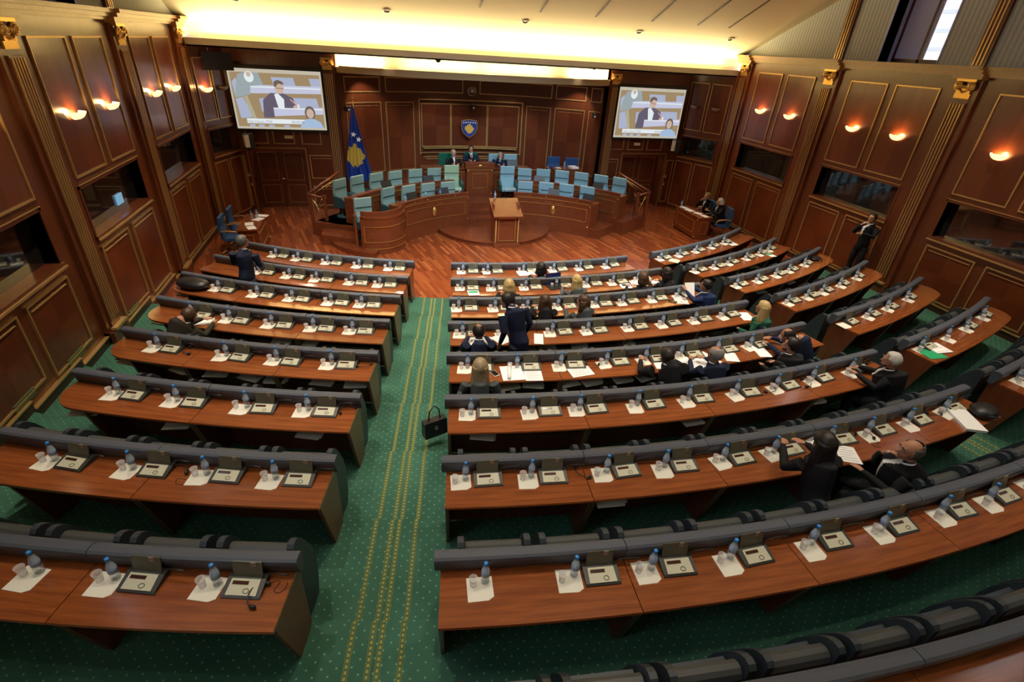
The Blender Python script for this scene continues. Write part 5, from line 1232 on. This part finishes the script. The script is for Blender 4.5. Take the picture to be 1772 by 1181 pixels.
p, r_ = on_desk('C5', .10, 8.95); o = MB(); o.tube([(.07 * cos(k * .6) + .01 * k, .05 * sin(k * .9), .008) for k in range(14)], .009, 6); o = o.build('ribbon', 'red_ribbon', loc=p, rot=r_); tag(o, 'red ribbon heaped by the bald bearded man', 'ribbon')
def bag_mesh(sx, sy, sz, seed=1):
    b = MB(); b.ell((0, 0, sz * .9), (sx, sy, sz), 20, 12); b.v = [(x * (1 + .10 * noise.noise(Vector((x * 7, y * 7, z * 7 + seed)))), y * (1 + .10 * noise.noise(Vector((x * 7 + 5, y * 7, z * 7 + seed)))), max(0, z)) for x, y, z in b.v]; return b
for key, dr, a, s_, lb in (('L3', .30, -28.2, (.36, .2, .11), 'soft black bag on the wall end of the third flag-side desk'), ('C7', .42, 10.55, (.2, .15, .08), 'black leather bag at the end of the seventh centre desk'), ('R3', .20, 28.3, (.2, .11, .04), 'flat black case on the wall end of the third window-side desk')):
    p, r_ = on_desk(key, dr, a); o = bag_mesh(*s_).build('bag', 'bag_leather', loc=p, rot=r_); tag(o, lb, 'bag'); MB().tube([(-.12, -.1, s_[2]), (-.02, -.17, s_[2] * .9), (.12, -.1, s_[2])], .012, 6).build('bag_strap', 'bag_leather', o)
p = polar(R0(5) + .92, -9.95, ZT(5) + .18)
r = empty('handbag', p, rad(-9) + .5, 'black leather handbag hanging beside the long-haired blond woman in the aisle', 'handbag'); b = MB(); b.extr([(-.07, 0), (.07, 0), (.055, .26), (-.055, .26)], -.17, .17); b.build('handbag_body', 'bag_leather', r)
MB().tube([(-.09, 0, .25), (-.07, 0, .42), (.0, 0, .50), (.07, 0, .42), (.09, 0, .25)], .010, 6).build('handbag_strap', 'bag_leather', r); g = MB(); g.lathe([(.03, 0), (.036, .006), (.03, .01)], 10, 0, Matrix.Translation((0, -.07, .16)) @ Matrix.Rotation(pi / 2, 4, 'X')); g.build('buckle', 'chrome', r)
# papers sticking out of the shelf under some desktops
rq = random.Random(5); n_ = 0
for key, L_ in (('C4', (-4.9, -3.8, -1.8, 1.2)), ('C5', (-6.6, -5.4, -3.7, -2.6, -1.0, .2)), ('C6', (-8.0, .3, 6.5)), ('L5', (-24.3, -21.6, -20.0, -18.3, -17.2, -15.1, -13.6)), ('L6', (-22.6, -19.0, -14.2)), ('R2', (18, 24)), ('R3', (17.5, 22)), ('C7', (-4.5,)), ('L4', (-19, -17.4))):
    for j, a in enumerate(L_):
        row = int(key[1]); p = polar(R0(row) + .31, a, ZT(row) + .617); blk = BL[key[0]]
        k = (len(L_) - j) if key[0] == 'L' else j + 1
        o = MB(); z = 0
        for q in range(3): w_ = rq.uniform(-.02, .02); o.box(-.15 + w_, .15 + w_, -.16 + w_, .12, z, z + .008); z += .009
        o = o.build('paper_stack', 'paper', loc=p, rot=rad(a) + rq.uniform(-.25, .25)); tag(o, 'pale paper stack on the shelf under the %s, %s, %s from the aisle' % (ROWN[row].replace(' row', '-row') + ' desk', blk, ords[k - 1]), 'paper stack', 'papers under the desks')

# ------------------------------------------------------------------ lamps of the hall
def spot_fixture():
    r = empty('ceiling_spotlight'); MB().lathe([(.10, 0), (.10, -.04), (.09, -.04), (.08, -.01), (.001, -.01)], 16).build('spot_housing', 'black_plastic', r); return r
psf = Proto(spot_fixture)
HALL = [(x, y) for y in (1.5, 4.8, 8.1, 11.4) for x in (-2.4, .7, 3.8, 6.9, 10.0)]
for k, (x, y) in enumerate(HALL):
    c = on_ceiling(x, y, .03); psf.put(tuple(c), 0, 'black round ceiling spotlight, %s from the flag-side wall, %s row from the gallery' % (ords[k % 5], ords[k // 5]), 'spotlight', 'ceiling spotlights')
    light('SPOT', 'hall_spot_beam', tuple(c + Vector((0, 0, -.08))), 950 if y > 6 else (620 if y > 3 else 130), NEUT, aim=(x, y + .6, 0), spot_size=rad(70), spot_blend=.7, shadow_soft_size=.12)
for k, (x, w_) in enumerate(((-1, 'flag-side'), (2.4, 'second'), (5.4, 'third'), (9, 'window-side'))):
    c = on_ceiling(x, 6.4, .06); psf.put(tuple(c), 0, 'black stage spotlight on the hall ceiling, %s of four' % w_, 'spotlight', 'stage spotlights')
    light('SPOT', 'stage_spot_beam', tuple(c + Vector((0, 0, -.08))), 2100, COOL if k > 0 else (.8, .9, 1), aim=(CX + (x - CX) * .5, 16.2, .8), spot_size=rad(46), spot_blend=.6, shadow_soft_size=.15)
for k, x in enumerate((-.2, 2.6, 5.2, 7.8)):
    light('SPOT', 'alcove_spot_beam', (x, 19.95, 4.5), 70, NEUT, aim=(x + .02, 21.3, 2.2), spot_size=rad(80), spot_blend=.6, shadow_soft_size=.05)
for k, x in enumerate((-2.8, .6, 3.9, 7.2, 10.5)):
    light('SPOT', 'soffit_spot_beam', (x, YS + .9, 5.06), 150, NEUT, aim=(x, 16.2, 0), spot_size=rad(95), spot_blend=.7, shadow_soft_size=.08)
print('objects', len(S.objects))
